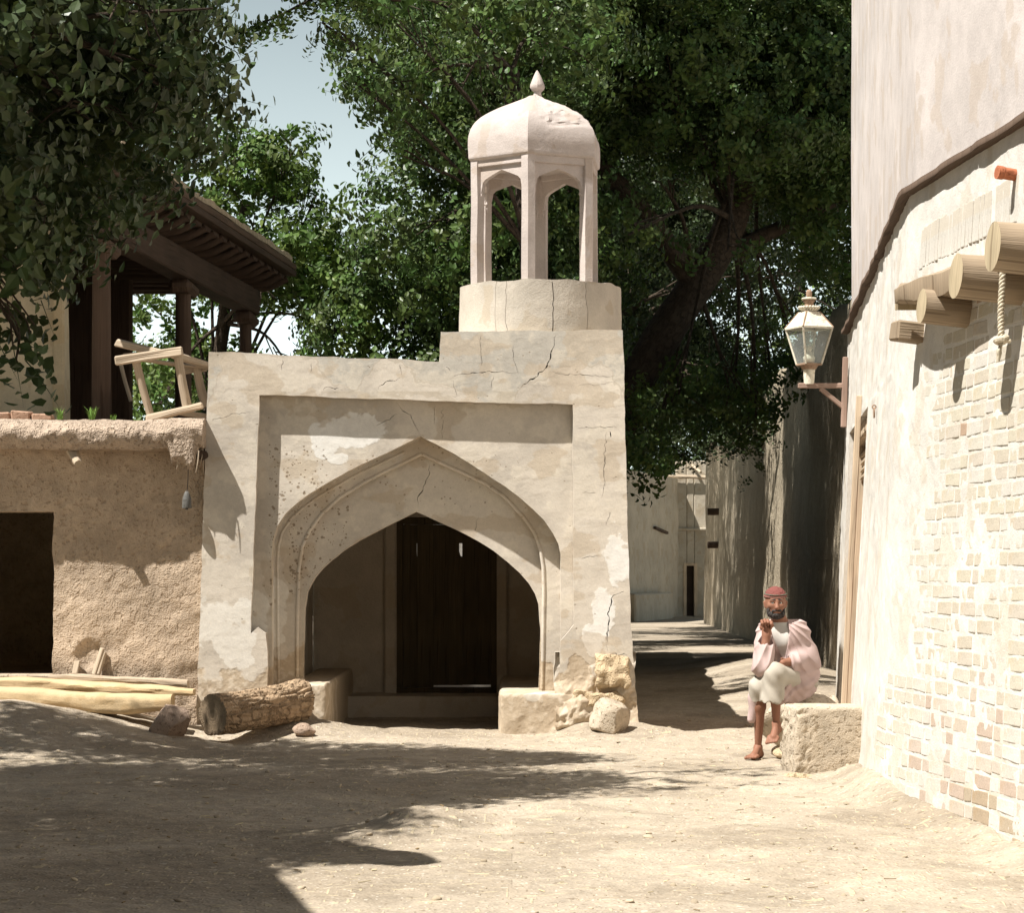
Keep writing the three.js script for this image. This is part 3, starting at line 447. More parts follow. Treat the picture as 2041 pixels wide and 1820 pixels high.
  const domeAt = (i, j) => { const a = rot + i / domeSeg * Math.PI * 2, c = pr.getPoint(j / domeN), t = smooth(yt + 0.25, yt + 0.5, c.y), hr = lerp(hexAt(a), 1, 0.35 * t * t); let r = c.x * hr; const x = Math.sin(a), z = Math.cos(a); let d = 0.010 * fbm3(x * 4, c.y * 5, z * 4, 3);
    const broke = smooth(0.15, 0.6, x + 0.3 * z) * smooth(yt + 0.27 + 0.05 * n3(a * 4, 1, 1), yt + 0.31 + 0.05 * n3(a * 4, 1, 1), c.y); d += broke * (-0.014 + 0.028 * fbm3(x * c.x * 22, c.y * 22, z * c.x * 22, 3)); r = Math.max(0.02, r + d * (c.x > 0.1 ? 1 : 0.3)); return V(ccx + r * x, c.y + broke * 0.012 * fbm3(x * 14, c.y * 14, z * 14, 2), ccz + r * z); };
  part('dome', toCreasedNormals(grid(domeSeg, domeN, (i, j) => domeAt(i % domeSeg, j), (i, j, p) => [i / domeSeg * 4, p.y * 1.1]), 0.55), M.cupola, gate);
  part('dome_ceiling', boxUV(new THREE.CylinderGeometry(0.6, 0.6, 0.04, 6).rotateY(rot).translate(ccx, yt - 0.005, ccz)), M.cupola, gate);
  const fin = [[0.0, 0.0], [0.044, 0.0], [0.038, 0.03], [0.034, 0.055], [0.044, 0.062], [0.060, 0.078], [0.068, 0.10], [0.064, 0.125], [0.050, 0.165], [0.034, 0.205], [0.016, 0.24], [0.0, 0.258]].map(([r, y]) => new THREE.Vector2(r, y));
  part('finial', boxUV(jitterGeo(new THREE.LatheGeometry(fin, 20).translate(P(1071, 0, 21.75).x, yt + 0.595, ccz), 0.008, 12)), M.cupola, gate);
}
// ---------- clay shop on the left ----------
{
  const Z = 21.12, zf = -Z, x1 = gx(404), x0 = -6.4, shop = thing('clay_shop', 'low mud-plastered shop with dark doorway and thick clay roof slab', 'building', null);
  const at = (px, py) => P(px, py, Z), dR = at(108, 0).x, dTop = at(0, 1020).y, floorY = at(0, 1344).y, top = at(0, 870).y;
  // front wall with rough daub; door opening on its left
  const wall = (xa, xb, ya, yb, seed) => { const nx = Math.max(2, Math.round((xb - xa) / 0.03)), ny = Math.max(2, Math.round((yb - ya) / 0.03)), g = new THREE.BoxGeometry(xb - xa, yb - ya, 0.34, nx, ny, 6).translate((xa + xb) / 2, (ya + yb) / 2, zf - 0.17), p = g.attributes.position;
    for (let i = 0; i < p.count; i++) { const x = p.getX(i), y = p.getY(i), z = p.getZ(i); let e = 0.03 * fbm3(x * 2.2, y * 2.2, seed, 4) + 0.010 * fbm3(x * 12, y * 12, seed, 3); const hole = Math.hypot((x - at(178, 0).x) / 0.16, (y - at(0, 1305).y) / 0.17) + 0.6 * fbm3(x * 8, y * 8, 3, 3); if (hole < 1) e -= 0.035 * smooth(1, 0.5, hole); const bot = smooth(floorY + 0.12, floorY, y); p.setXYZ(i, x + (Math.abs(x - dR) < 0.01 ? 0.03 * fbm3(1, y * 5, 2, 3) : 0), y, z > zf - 0.01 ? z + e - 0.03 * bot * (0.5 + fbm3(x * 9, 2, 2, 3)) : z); }
    g.computeVertexNormals(); return boxUV(g); };
  part('front_wall', [wall(dR, x1, floorY - 0.8, top, 2), wall(x0, at(-190, 0).x, floorY - 0.8, top, 5), wall(at(-190, 0).x, dR, dTop, top, 2)], M.mud, shop);
  part('shop_interior', [block(x0, floorY - 0.2, -24.3, x1 - 0.1, top, -24.1), block(x1 - 0.22, floorY - 0.2, -24.1, x1 - 0.04, top, -21.5), block(x0 - 0.2, floorY - 0.2, -24.1, x0, top, -21.2), block(x0, floorY - 0.2, -24.1, x1 - 0.22, floorY - 0.04, -21.48)], M.mudwall, shop);
  part('threshold_beam', block(at(-190, 0).x, floorY - 0.06, zf - 0.12, dR - 0.01, floorY, zf + 0.06, 0.012, 0.004, rng(4)), M.greywood, shop);
  // roof slab of clay over reeds, ragged and drooping at its right corner
  const sx1 = gx(411), sy1 = P(0, 832, 20.76).y, sy0 = P(0, 893, 20.76).y, zs = -20.77;
  { const nx = 190, ny = 22, nz = 40, g = new THREE.BoxGeometry(sx1 - x0, sy1 - sy0, 3.6, nx, ny, nz).translate((x0 + sx1) / 2, (sy0 + sy1) / 2, zs - 1.8), p = g.attributes.position, cy = (sy0 + sy1) / 2, hh = (sy1 - sy0) / 2;
    for (let i = 0; i < p.count; i++) { let x = p.getX(i), y = p.getY(i), z = p.getZ(i); const t = (y - cy) / hh, endR = smooth(sx1 - 0.22, sx1, x); // rounded nose
      const nose = smooth(zs - 0.2, zs, z); z -= nose * 0.07 * t * t; if (t > 0) y -= nose * 0.03 * t;
      const n = fbm3(x * 3.1, y * 3.1, z * 3.1, 4), f = fbm3(x * 13, y * 13, z * 13, 3); const lowR = smooth(at(345, 0).x, at(352, 0).x, x);
      z += nose * (0.045 * n + 0.022 * f); y += 0.022 * n * (t > 0.5 ? 1 : 1.3) + 0.010 * f;
      if (t < -0.5) y -= lowR * (0.13 + 0.10 * Math.max(0, n3(x * 9, 3, z * 5))) * smooth(at(407, 0).x, at(392, 0).x, x) * smooth(zs - 0.5, zs - 0.2, z);
      if (x > sx1 - 0.3) x += 0.02 * n + 0.015 * f;
      y += 0.012 * Math.sin(x * 2.1); p.setXYZ(i, x, y, z); }
    g.computeVertexNormals(); part('roof_slab', boxUV(g), M.slab, shop); }
  { // frayed reeds and twigs under the broken corner and below the edge
    const r = rng(12), gs = []; for (let k = 0; k < 70; k++) { const a = P(346 + r() * 60, 893 + r() * 6, 20.8 + r() * 0.25), b = a.clone().add(V((r() - 0.5) * 0.08, -0.04 - r() * 0.2 * (r() < 0.5 ? 1 : 0.5), (r() - 0.3) * 0.06)); gs.push(limb([[a, 0.006], [a.clone().lerp(b, 0.5).add(V((r() - 0.5) * 0.02, 0, 0)), 0.005], [b, 0.002]], 4)); }
    part('reed_fringe', gs, M.greywood, shop); }
  part('roof_pole', limb([[P(118, 880, 21.3), 0.055], [P(140, 893, 21.0), 0.052], [P(157, 925, 20.80), 0.036]], 10, 0.2), M.greywood, shop, 'weathered pole end sticking out below the slab');
  part('roof_pole', limb([[P(405, 905, 21.3), 0.05], [P(405, 908, 20.85), 0.045]], 10, 0.2), M.oldwood, shop);
  { const r = rng(31), bits = [[150, 1345, 155, 1318, 0.055], [188, 1346, 205, 1292, 0.05], [196, 1346, 210, 1300, 0.03]]; for (const [a, b, c, d, w] of bits) part('wood_stub', bar(P(a, b, 21.04), P(c, d, 21.10), w, 0.03, 0.006, 0.004, r), M.greywood, shop); }
}
{ // small metal tag hanging on a wire under the slab corner
  const o = thing('hanging_bell', 'small grey metal bell hanging on a wire under the clay roof corner', 'bell', null), c = P(373, 0, 20.9).x;
  part('wire', limb([[P(376, 925, 20.9), 0.004], [P(375, 960, 20.9), 0.004], [P(373, 985, 20.9), 0.004]], 6), M.iron, o);
  const y = (py) => P(0, py, 20.9).y, pr = [[0.0, y(979)], [0.012, y(979)], [0.024, y(984)], [0.036, y(992)], [0.040, y(1000)], [0.043, y(1013)], [0.034, y(1012)], [0, y(1008)]].map(([r, q]) => new THREE.Vector2(r, q));
  part('bell_body', boxUV(new THREE.LatheGeometry(pr, 20).translate(c, 0, -20.9)), M.bell, o);
  part('clapper', limb([[P(373, 1000, 20.9), 0.008], [P(373, 1016, 20.9), 0.014]], 7), M.iron, o);
}
{ // three flat bricks on the roof edge
  const r = rng(8), red = mat(texStone, [0.52, 0.34, 0.25], 0.006);
  for (const [a, b, t, k, l] of [[-30, 20, 822, 0, 'reddish brick lying flat at the outer end of the roof row'], [22, 60, 819, 1, 'reddish brick standing highest of the three on the clay roof'], [63, 104, 824, 2, 'reddish brick broken to a wedge beside the grass tuft on the clay roof']]) {
    const A = P(a, t, 20.98), B = P(b, 838, 20.98); single('roof_brick', block(A.x, B.y, -21.14, B.x, A.y, -20.98, 0.012, 0.006, r), red, l, 'brick', 'loose bricks on the shop roof');
  }
}
function grassTuft(px, py, Z, n, hgt, label, r) {
  const o = P(px, py, Z), gs = []; for (let k = 0; k < n; k++) { const a = r() * 6.28, l = hgt * (0.5 + r() * 0.7), b = V((r() - 0.5) * 0.05, 0, (r() - 0.5) * 0.05), s = 0.3 + r() * 0.5, w = 0.003; const m = b.clone().add(V(Math.cos(a) * l * s * 0.4, l * 0.65, Math.sin(a) * l * s * 0.4)), e = b.clone().add(V(Math.cos(a) * l * s, l, Math.sin(a) * l * s)); const px2 = V(-Math.sin(a) * w, 0, Math.cos(a) * w);
    const q = [b.clone().sub(px2), b.clone().add(px2), m.clone().add(px2), m.clone().sub(px2), e]; const pos = []; for (const i of [0, 1, 2, 0, 2, 3, 3, 2, 4]) pos.push(q[i].x, q[i].y, q[i].z); const g = new THREE.BufferGeometry(); g.setAttribute('position', new THREE.Float32BufferAttribute(pos, 3)); g.computeVertexNormals(); gs.push(g); }
  const t = single('grass_tuft', gs, mat(null, [0.16, 0.27, 0.06]), label, 'grass', 'grass tufts on the clay roof'); t.position.copy(o);
}
{ const r = rng(21); grassTuft(120, 836, 20.95, 34, 0.10, 'green grass tuft next to the loose bricks on the clay roof', r); grassTuft(184, 836, 20.95, 40, 0.11, 'tallest green grass tuft below the wooden veranda post on the clay roof', r); grassTuft(226, 838, 20.95, 16, 0.05, 'tiny yellowish grass tuft on the clay roof nearest the broken frame', r); }

{ // broken wooden bedstead turned up on the shop roof
  const o = thing('broken_bedstead', 'broken weathered wooden bedstead propped upside down on the clay roof', 'furniture', null), r = rng(16), Z = 21.7, Zb = 22.3, m = M.greywood;
  const rail = (name, a, b, za, zb, w, h) => part(name, jitterGeo(bar(P(a[0], a[1], za), P(b[0], b[1], zb), w, h, 0.012, 0.008, r), 0.008, 9, w * 100), m, o);
  const leg = (a, b, za, zb, ra, rb) => part('leg', limb([[P(a[0], a[1], za), ra], [P((a[0] + b[0]) / 2 - 1, (a[1] + b[1]) / 2, (za + zb) / 2), (ra + rb) / 2], [P(b[0], b[1], zb), rb]], 12, 0.06), m, o);
  leg([272, 722], [300, 826], Z, Z + 0.04, 0.038, 0.034); leg([356, 712], [375, 818], Z, Z + 0.04, 0.040, 0.044); leg([392, 733], [411, 812], Zb, Zb, 0.038, 0.044); leg([240, 720], [262, 800], Zb + 1.2, Zb + 1.2, 0.02, 0.02);
  rail('side_rail', [231, 719], [365, 700], Z - 0.03, Z - 0.03, 0.085, 0.075);
  rail('side_rail', [234, 683], [330, 706], Z + 0.25, Z + 0.05, 0.075, 0.06);
  rail('cross_board', [248, 711], [300, 706], Z + 0.3, Z + 0.2, 0.05, 0.05);
  rail('cross_board', [290, 717], [413, 736], Z + 0.15, Zb + 0.1, 0.10, 0.03);
  rail('side_rail', [348, 708], [418, 729], Z + 0.05, Zb, 0.075, 0.06);
  rail('side_rail', [352, 742], [414, 733], Zb + 0.05, Zb + 0.05, 0.055, 0.055);
  rail('lower_rail', [292, 836], [405, 809], Z - 0.02, Z + 0.02, 0.075, 0.07);
  rail('lower_rail', [350, 820], [413, 831], Z + 0.1, Zb, 0.03, 0.05);
}

// ---------- veranda on wooden columns behind the shop ----------
{
  const o = thing('veranda', 'dark timber veranda with carved columns and joisted eave above the shop', 'veranda', null), r = rng(14);
  // it runs back and slightly to the right; s = depth
  const cX = (Z) => -6.14 + 0.1 * Z, eX = (Z) => -5.64 + 0.1 * Z, ZE = 29.65, floorY = 2.75, beamY = (Z) => 4.42;
  for (const [px, Z, rad] of [[203, 22.75, 0.092], [366, 26.05, 0.090], [490, 29.2, 0.078]]) { const x = (px - HX) / F * Z, c = part('column', boxUV(limb([[V(x, floorY, -Z), rad * 1.04], [V(x, 3.4, -Z), rad], [V(x, 4.44, -Z), rad * 0.93]], 16, 0.02)), M.postwood, o);
    part('capital', [block(x - 0.125, 4.42, -Z - 0.42, x + 0.125, 4.56, -Z + 0.3, 0.05)], M.postwood, c); }
  const beam = (za, zb, y0, y1, off, w, name, m = M.oldwood) => part(name, bar(V(cX(za) + off, (y0 + y1) / 2, -za), V(cX(zb) + off, (y0 + y1) / 2, -zb), w, y1 - y0, 0.015, 0, r), m, o);
  beam(21.4, 29.45, 4.56, 4.86, 0, 0.24, 'architrave');
  part('ceiling', bar(V(cX(21.6) - 1.7, 5.03, -21.6), V(cX(ZE) - 1.7, 5.03, -ZE), 4.2, 0.05, 0.005), M.oldwood, o);
  // eave joists stick out over the architrave; each one is a piece
  for (let Z = 21.9, k = 0; Z < ZE; Z += 0.40, k++) { const y = 4.91 + 0.01 * Math.sin(k * 2); part('joist', limb([[V(cX(Z) - 3.4, y, -Z), 0.055], [V(cX(Z) + 0.2, y, -Z), 0.052], [V(eX(Z) - 0.06, y + 0.10, -Z), 0.045]], 8, 0.15), M.oldwood, o); }
  for (let k = 0; k < 2; k++) { const za = 21.6, zb = ZE - 0.03 * k; part('fascia_board', bar(V(eX(za) + 0.005 * k, 5.09 + k * 0.075, -za), V(eX(zb) + 0.005 * k, 5.09 + k * 0.075, -zb), 0.05, 0.072, 0.006, 0.004, r), k ? M.postwood : M.oldwood, o); }
  part('eave_boarding', bar(V(eX(21.6) - 0.32, 5.07, -21.6), V(eX(ZE) - 0.32, 5.07, -ZE), 0.6, 0.03, 0.005), M.oldwood, o);
  { const g = new THREE.BoxGeometry(4.6, 0.06, 8.0, 60, 3, 80), p = g.attributes.position; for (let i = 0; i < p.count; i++) { const x = p.getX(i), y = p.getY(i), z = p.getZ(i); p.setXYZ(i, x - 2.05 - 0.1 * z + (cX(25.62) + 0.50 - 0.27), y + 5.27 + 0.03 * fbm3(x * 2, z * 2, 1, 3) + (y > 0 ? 0.03 * fbm3(x * 7, z * 7, 3, 3) : 0), z - 25.62); } g.computeVertexNormals(); part('clay_roof', boxUV(g), M.mudwall, o); }
  part('floor', block(cX(24) - 4.2, floorY - 0.2, -29.6, cX(24) + 0.35, floorY, -21.9, 0.02), M.oldwood, o);
  part('side_wall', block(P(110, 0, 28).x, 2.5, -28.3, P(258, 0, 28).x, 5.0, -28.1, 0.02), M.oldwood, o); part('back_wall', bar(V(cX(21.7) - 3.7, 3.8, -21.7), V(cX(29.5) - 3.7, 3.8, -29.5), 0.3, 2.2, 0.01), M.mudwall, o);
}
{ // whitewashed wall end beside the veranda
  const xb = P(127, 0, 23.4).x; const o = thing('whitewashed_house', 'cream plastered house wall half hidden by hanging leaves above the shop', 'building', null);
  const g = new THREE.BoxGeometry(2.4, 2.75, 0.3, 60, 60, 3).translate(xb - 1.2, 3.6, -23.55), p = g.attributes.position; for (let i = 0; i < p.count; i++) { const x = p.getX(i), y = p.getY(i), z = p.getZ(i); p.setXYZ(i, x + 0.012 * fbm3(1, y * 3, 4, 3) - 0.012 * (y - 3.6), y, z + 0.02 * fbm3(x * 3, y * 3, z, 3)); } g.computeVertexNormals();
  part('wall', boxUV(g), mat(texPlaster, [0.72, 0.64, 0.47], 0.03), o);
  part('corner_strip', block(xb - 0.1, 2.3, -23.42, xb + 0.015, 4.9, -23.36, 0.02), mat(texPlaster, [0.74, 0.64, 0.45], 0.02), o);
}

// ---------- timbers, log and stones on the ground ----------
{
  const squared = (pts, name, m, label, seed) => { const n = 60, k = 20; const c = new THREE.CatmullRomCurve3(pts.map((p) => p[0])); const W = (t) => { const u = t * (pts.length - 1), i = Math.min(pts.length - 2, Math.floor(u)); return [lerp(pts[i][1], pts[i + 1][1], u - i), lerp(pts[i][2], pts[i + 1][2], u - i)]; };
    const at = (i, j) => { const t = j / n, p = c.getPoint(t), a = i / k * Math.PI * 2, [w, h] = W(t), q = 5, cs = Math.cos(a), sn = Math.sin(a), rr = Math.pow(Math.pow(Math.abs(cs), q) + Math.pow(Math.abs(sn), q), -1 / q); return V(p.x, p.y + sn * rr * h + 0.02 * fbm3(p.x * 4, sn * 2, seed, 3), p.z + cs * rr * w + 0.04 * fbm3(p.x * 3, cs * 2 + 4, seed, 3)); };
    const body = grid(k, n, (i, j) => at(i % k, j), (i, j) => [i / k * 0.8, j / n * 2.2]); const ends = [0, n].map((j) => { const pos = []; const cc = c.getPoint(j / n); for (let i = 0; i < k; i++) { const a = at(i, j), b = at((i + 1) % k, j); pos.push(cc.x, cc.y, cc.z, a.x, a.y, a.z, b.x, b.y, b.z); } const g = new THREE.BufferGeometry(); g.setAttribute('position', new THREE.Float32BufferAttribute(pos, 3)); g.computeVertexNormals(); return boxUV(g); });
    return single(name, [body, ...ends], m, label, 'timber', 'timbers lying along the shop wall'); };
  squared([[P(-260, 1358, 20.75), 0.13, 0.05], [P(60, 1363, 20.75), 0.15, 0.05], [P(240, 1373, 20.7), 0.14, 0.045], [P(388, 1379, 20.6), 0.09, 0.03]], 'hewn_timber', M.timber, 'thin yellowish split timber lying behind against the shop wall', 3);
  squared([[P(-260, 1384, 20.42), 0.11, 0.075], [P(60, 1390, 20.42), 0.13, 0.085], [P(200, 1402, 20.38), 0.13, 0.09], [P(345, 1402, 20.34), 0.12, 0.07]], 'hewn_timber', M.timber, 'thick yellowish hewn timber lying in front of the thinner one', 9);
  squared([[P(100, 1350, 20.92), 0.08, 0.03], [P(250, 1355, 20.92), 0.09, 0.03], [P(376, 1362, 20.9), 0.08, 0.03]], 'board', M.greywood, 'grey weathered board wedged between the shop wall and timbers', 14);
  // bark-covered log: its sawn face looks out to the lane
  const log = thing('bark_log', 'short thick log with furrowed bark lying before the gateway', 'log', null), A = P(424, 1426, 19.95), B = P(600, 1398, 20.8), ax = B.clone().sub(A).normalize(), L = A.distanceTo(B), up = V(0, 1, 0), sd = ax.clone().cross(up).normalize(), u2 = sd.clone().cross(ax);
  const nj = 110, k = 110, at = (i, j) => { const t = j / nj, a = i / k * Math.PI * 2; let R = lerp(0.172, 0.165, t) + 0.03 * smooth(0.75, 1, t) * Math.max(0, Math.sin(a)); const q = fbm3(Math.cos(a) * 2, Math.sin(a) * 2, t * 4, 3), fur = Math.abs(n3(Math.cos(a) * 9 + q * 2, Math.sin(a) * 9, t * 4 + q)) , fine = fbm3(Math.cos(a) * 14, Math.sin(a) * 14, t * 14, 3); R += 0.018 * q + 0.017 * (smooth(0, 0.3, fur) - 1) + 0.007 * fine; return A.clone().addScaledVector(ax, t * L).addScaledVector(sd, Math.cos(a) * R).addScaledVector(u2, Math.sin(a) * R * 1.02); };
  part('bark', grid(k, nj, (i, j) => at(i % k, j), (i, j) => [i / k * 1.0, j / nj * L]), M.bark, log);
  for (const j of [0, nj]) { const nr = 16, c0 = A.clone().addScaledVector(ax, j / nj * L); part('sawn_face', grid(k, nr, (i, q) => c0.clone().lerp(at(i % k, j), q / nr * 0.985).addScaledVector(ax, (j ? 1 : -1) * 0.004 * Math.sin(q * 2.6)), (i, q) => [q / nr * 0.17, i / k * 0.4]), M.cutwood, log); }
  const rockAt = (px, py, Z, rx, ry, rz, seed, m, label, rot = 0) => { const c = P(px, py, Z), g = rockGeo(rx, ry, rz, seed, 9, 5); g.rotateZ(rot); const o = single('boulder', g, m, label, 'stone', 'loose stones by the gateway'); o.position.copy(c); };
  rockAt(341, 1441, 20.05, 0.195, 0.175, 0.17, 4, M.redstone, 'angular reddish boulder at the sawn end of the bark log', 0.3);
  rockAt(608, 1458, 20.35, 0.105, 0.07, 0.09, 6, M.redstone, 'small smooth brownish stone at the far end of the bark log', -0.2);
  rockAt(1216, 1437, 20.55, 0.185, 0.21, 0.17, 23, M.stone, 'pitted pale boulder leaning on the foot of the right pier', 0.4);
}
// ---------- white brick house on the right, with its bent battered wall ----------
const WH = 3.84;
function wallP(Z, h, out = 0) {                                    // a point of the wall: Z depth, h height, out = distance in front of it
  const t = h / WH, rr = lerp(0.5, 0.06, clamp(t)), sp = (q) => (q + Math.sqrt(q * q + rr * rr)) / 2 - rr / 2, zc = lerp(15.4, 15.3, t);
  const x = lerp(2.30, 2.53, t) + lerp(0.113, 0.0955, t) * sp(Z - zc) + lerp(0.112, 0.085, t) * sp(zc - Z);
  if (!out) return V(x, h, -Z);
  const n = wallN(Z, h); return V(x, h, -Z).addScaledVector(n, out);
}
function wallN(Z, h) { const e = 0.02, a = wallP(Z + e, h).sub(wallP(Z - e, h)), b = wallP(Z, h + e).sub(wallP(Z, h - e)), n = b.cross(a).normalize(); return n.x > 0 ? n.negate() : n; }
function wallAt(px, py) {                                          // where the line of sight through a pixel meets the wall
  let lo = 9, hi = 24.2; const f = (Z) => { const p = wallP(Z, CAM_H - (py - HY) / F * Z); return HX + F * p.x / Z - px; };
  for (let k = 0; k < 60; k++) { const m = (lo + hi) / 2; if (f(m) > 0) lo = m; else hi = m; } return { Z: lo, h: CAM_H - (py - HY) / F * lo };
}
const house = thing('white_brick_house', 'white limewashed brick house with bent wall, gate and log ends', 'building', null);
const gateZ0 = wallAt(1713, 1100).Z, gateZ1 = wallAt(1683, 1100).Z, gateTop = wallAt(1702, 850).h;
{
  const zs = [], hs = []; for (let z = 9; z < gateZ0 - 0.01; z += z > 11.3 && z < 15.8 ? 0.022 : 0.06) zs.push(z); zs.push(gateZ0); for (let z = gateZ0 + 0.15; z < gateZ1 - 0.1; z += 0.15) zs.push(z); zs.push(gateZ1); for (let z = gateZ1 + 0.12; z < 24.2; z += 0.12) zs.push(z); zs.push(24.2);
  for (let h = -0.3; h < gateTop - 0.02; h += 0.023) hs.push(h); hs.push(gateTop); for (let h = gateTop + 0.023; h < WH - 0.02; h += 0.023) hs.push(h); hs.push(WH);
  const lump = (Z, h) => Z < 15.9 ? 0.0035 * fbm3(Z * 2.1, h * 2.1, 3, 3) + 0.0045 * fbm3(Z * 8, h * 8, 7, 2) + 0.004 * fbm3(Z * 24, h * 24, 5, 2) : 0.018 * fbm3(Z * 2.1, h * 2.1, 3, 4) + 0.008 * fbm3(Z * 11, h * 11, 7, 3);
  const front = grid(zs.length - 1, hs.length - 1, (i, j) => { const edge = (zs[i] === gateZ0 || zs[i] === gateZ1 || hs[j] === gateTop) ? 0 : 1; return wallP(zs[i], hs[j], 0.0001 + edge * lump(zs[i], hs[j])); }, (i, j) => [zs[i], hs[j]], (i, j) => !(zs[i] >= gateZ0 && zs[i] < gateZ1 && hs[j] < gateTop));
  const top = grid(zs.length - 1, 1, (i, j) => j ? V(8, WH, -zs[i]) : wallP(zs[i], WH), (i, j, p) => [p.x, p.z]);
  const far = grid(1, hs.length - 1, (i, j) => i ? V(8, hs[j], -24.2) : wallP(24.2, hs[j]), (i, j, p) => [p.x, p.y]);
  part('lower_wall', [front, top, far], M.limewall, house);
  // smooth upper storey, standing back a little from the coping
  const us = []; for (let z = 9; z <= 24.21; z += 0.19) us.push(z); const uh = []; for (let h = WH; h <= 9.2; h += 0.1) uh.push(h);
  const uf = grid(us.length - 1, uh.length - 1, (i, j) => { const p = wallP(us[i], WH); return V(p.x + 0.035 + 0.012 * fbm3(us[i], uh[j], 5, 3), uh[j], p.z); }, (i, j) => [us[i], uh[j]]);
  const uFar = grid(1, uh.length - 1, (i, j) => i ? V(8, uh[j], -us[us.length - 1]) : V(wallP(us[us.length - 1], WH).x + 0.035, uh[j], -us[us.length - 1]), (i, j, p) => [p.x, p.y]);
  part('upper_wall', [uf, uFar], M.upper, house);
  // coping of boards in lengths under the upper storey
  const r = rng(61); for (let z = 9.2, k = 0; z < 24.1; k++) { const L = 1.15 + r() * 0.7, a = Math.min(24.2, z + L); const n = Math.max(2, Math.round((a - z) / 0.15)), sec = [[0.062, -0.036], [0.062, 0.0], [-0.05, 0.010], [-0.05, -0.036]]; const zz = (i) => lerp(z + 0.006, a - 0.004, i / n), dy = 0.01 * (r() - 0.5); part('coping_board', boxUV(grid(4, n, (i, j) => { const s = sec[i % 4], p = wallP(zz(j), WH); return p.addScaledVector(wallN(zz(j), WH), s[0] + 0.01 * n3(zz(j) * 4, 2, 2)).add(V(0, s[1] + dy, 0)); }, () => [0, 0]).toNonIndexed()), M.postwood, house); z = a; }
}
{ // bricks: every one proud of the joints; the 300 that show largest as pieces, the rest joined
  const r = rng(202), tones = [[0.68, 0.63, 0.53], [0.70, 0.66, 0.575], [0.655, 0.595, 0.495], [0.72, 0.69, 0.63], [0.68, 0.63, 0.515], [0.665, 0.605, 0.52]], low = [[0.63, 0.54, 0.465], [0.68, 0.61, 0.53], [0.76, 0.74, 0.70], [0.65, 0.57, 0.48], [0.59, 0.48, 0.40], [0.72, 0.67, 0.61]], red = [[0.52, 0.38, 0.28]];
  const mats = [...[...tones, ...low, ...red].map((c) => c.map((x) => x * 0.935)), [0.50, 0.42, 0.32], [0.46, 0.37, 0.27]].map((c) => mat(texPlaster, c, 0.010)), geos = { s: [], h: [], v: [] };
  for (let k = 0; k < 5; k++) { const soft = (g) => { jitterGeo(g, 0.014, 16, k * 7); const p = g.attributes.position; for (let i = 0; i < p.count; i++) if (p.getZ(i) > 0) p.setZ(i, 0.025 + (p.getZ(i) - 0.025) * 0.3); g.computeVertexNormals(); return g; }; geos.s.push(boxUV(soft(chamfered(0.276, 0.072, 0.06, 0.004, 0.004, r)))); geos.h.push(boxUV(soft(chamfered(0.126, 0.072, 0.06, 0.004, 0.004, r)))); geos.v.push(boxUV(soft(chamfered(0.060, 0.25, 0.05, 0.004, 0.006, r)))); }
  const list = []; const pitch = 0.0925;
  for (let row = 0, h = -0.08; h < 3.02; row++, h += pitch) { let z = 10.6 - (row % 2 ? 0.11 : 0) - r() * 0.03, alt = row % 2; const zEnd = 14.95 + 0.32 * n3(row * 0.45, 3, 1) - 0.25 * smooth(1.2, 2.6, h) + (h < 0.8 ? 0.7 : 0);
    while (z < zEnd) { const big = alt++ % 2 === 0, w = big ? 0.30 : 0.15; const zc = z + w / 2; if (zc < zEnd && r() > 0.03) { const p = wallP(zc, h), px = HX + F * p.x / zc, py = HY - F * (h - CAM_H) / zc; list.push({ zc, h, big, zEnd, px, py, see: px < 2060 && py < 1840 && py > 560 }); } z += w * (0.93 + r() * 0.14); } }
  const place = (b, kind, push) => { const p = wallP(b.zc, b.h), n = wallN(b.zc, b.h), ex = wallP(b.zc - 0.05, b.h).sub(wallP(b.zc + 0.05, b.h)).normalize(), ey = n.clone().cross(ex).normalize(); const m = new THREE.Matrix4().makeBasis(ex, ey, n); m.multiply(new THREE.Matrix4().makeRotationZ((r() - 0.5) * 0.05)); return m.setPosition(p.addScaledVector(n, -0.03 + push)); };
  const tone = (b) => { const q = r(), lo = b.h < 0.72 + 0.25 * n3(b.zc * 2, b.h * 3, 4); if (b.h < 0.12 + 0.16 * n3(b.zc * 2.5, 7, 2) && r() < 0.75) return mats[13 + Math.floor(r() * 2)]; if (lo) return mats[6 + Math.floor(r() * 6)]; if (q > 0.985) return mats[12]; return mats[Math.floor(q * 6)]; };
  let shown = 0; const rest = [];
  list.sort((a, b) => (b.see - a.see) || (a.zc - b.zc));
  for (const b of list) { const g = geos[b.big ? 's' : 'h'][Math.floor(r() * 5)], m = place(b, 0, 0.0038 + 0.003 * r() - 0.005 * smooth(0.7, 0.05, b.zEnd - b.zc)); if (b.see && shown < 300) { shown++; const o = new THREE.Mesh(g, tone(b)); o.name = 'brick'; o.applyMatrix4(m); house.add(o); } else rest.push(g.clone().applyMatrix4(m)); }
  if (rest.length) { const o = part('brickwork', rest, mats[1], house); o.userData.kind = 'stuff'; }
  // soldier course below the coping
  for (let z = 11.9; z < 14.9; z += 0.073) { if (r() < 0.12) continue; const b = { zc: z, h: 3.42 + 0.006 * n3(z * 5, 1, 1) }, o = new THREE.Mesh(geos.v[Math.floor(r() * 5)], mats[3 + 0 * Math.floor(r() * 2)]); o.name = 'soldier_brick'; o.applyMatrix4(place(b, 1, 0.006 + 0.006 * r())); house.add(o); }
}
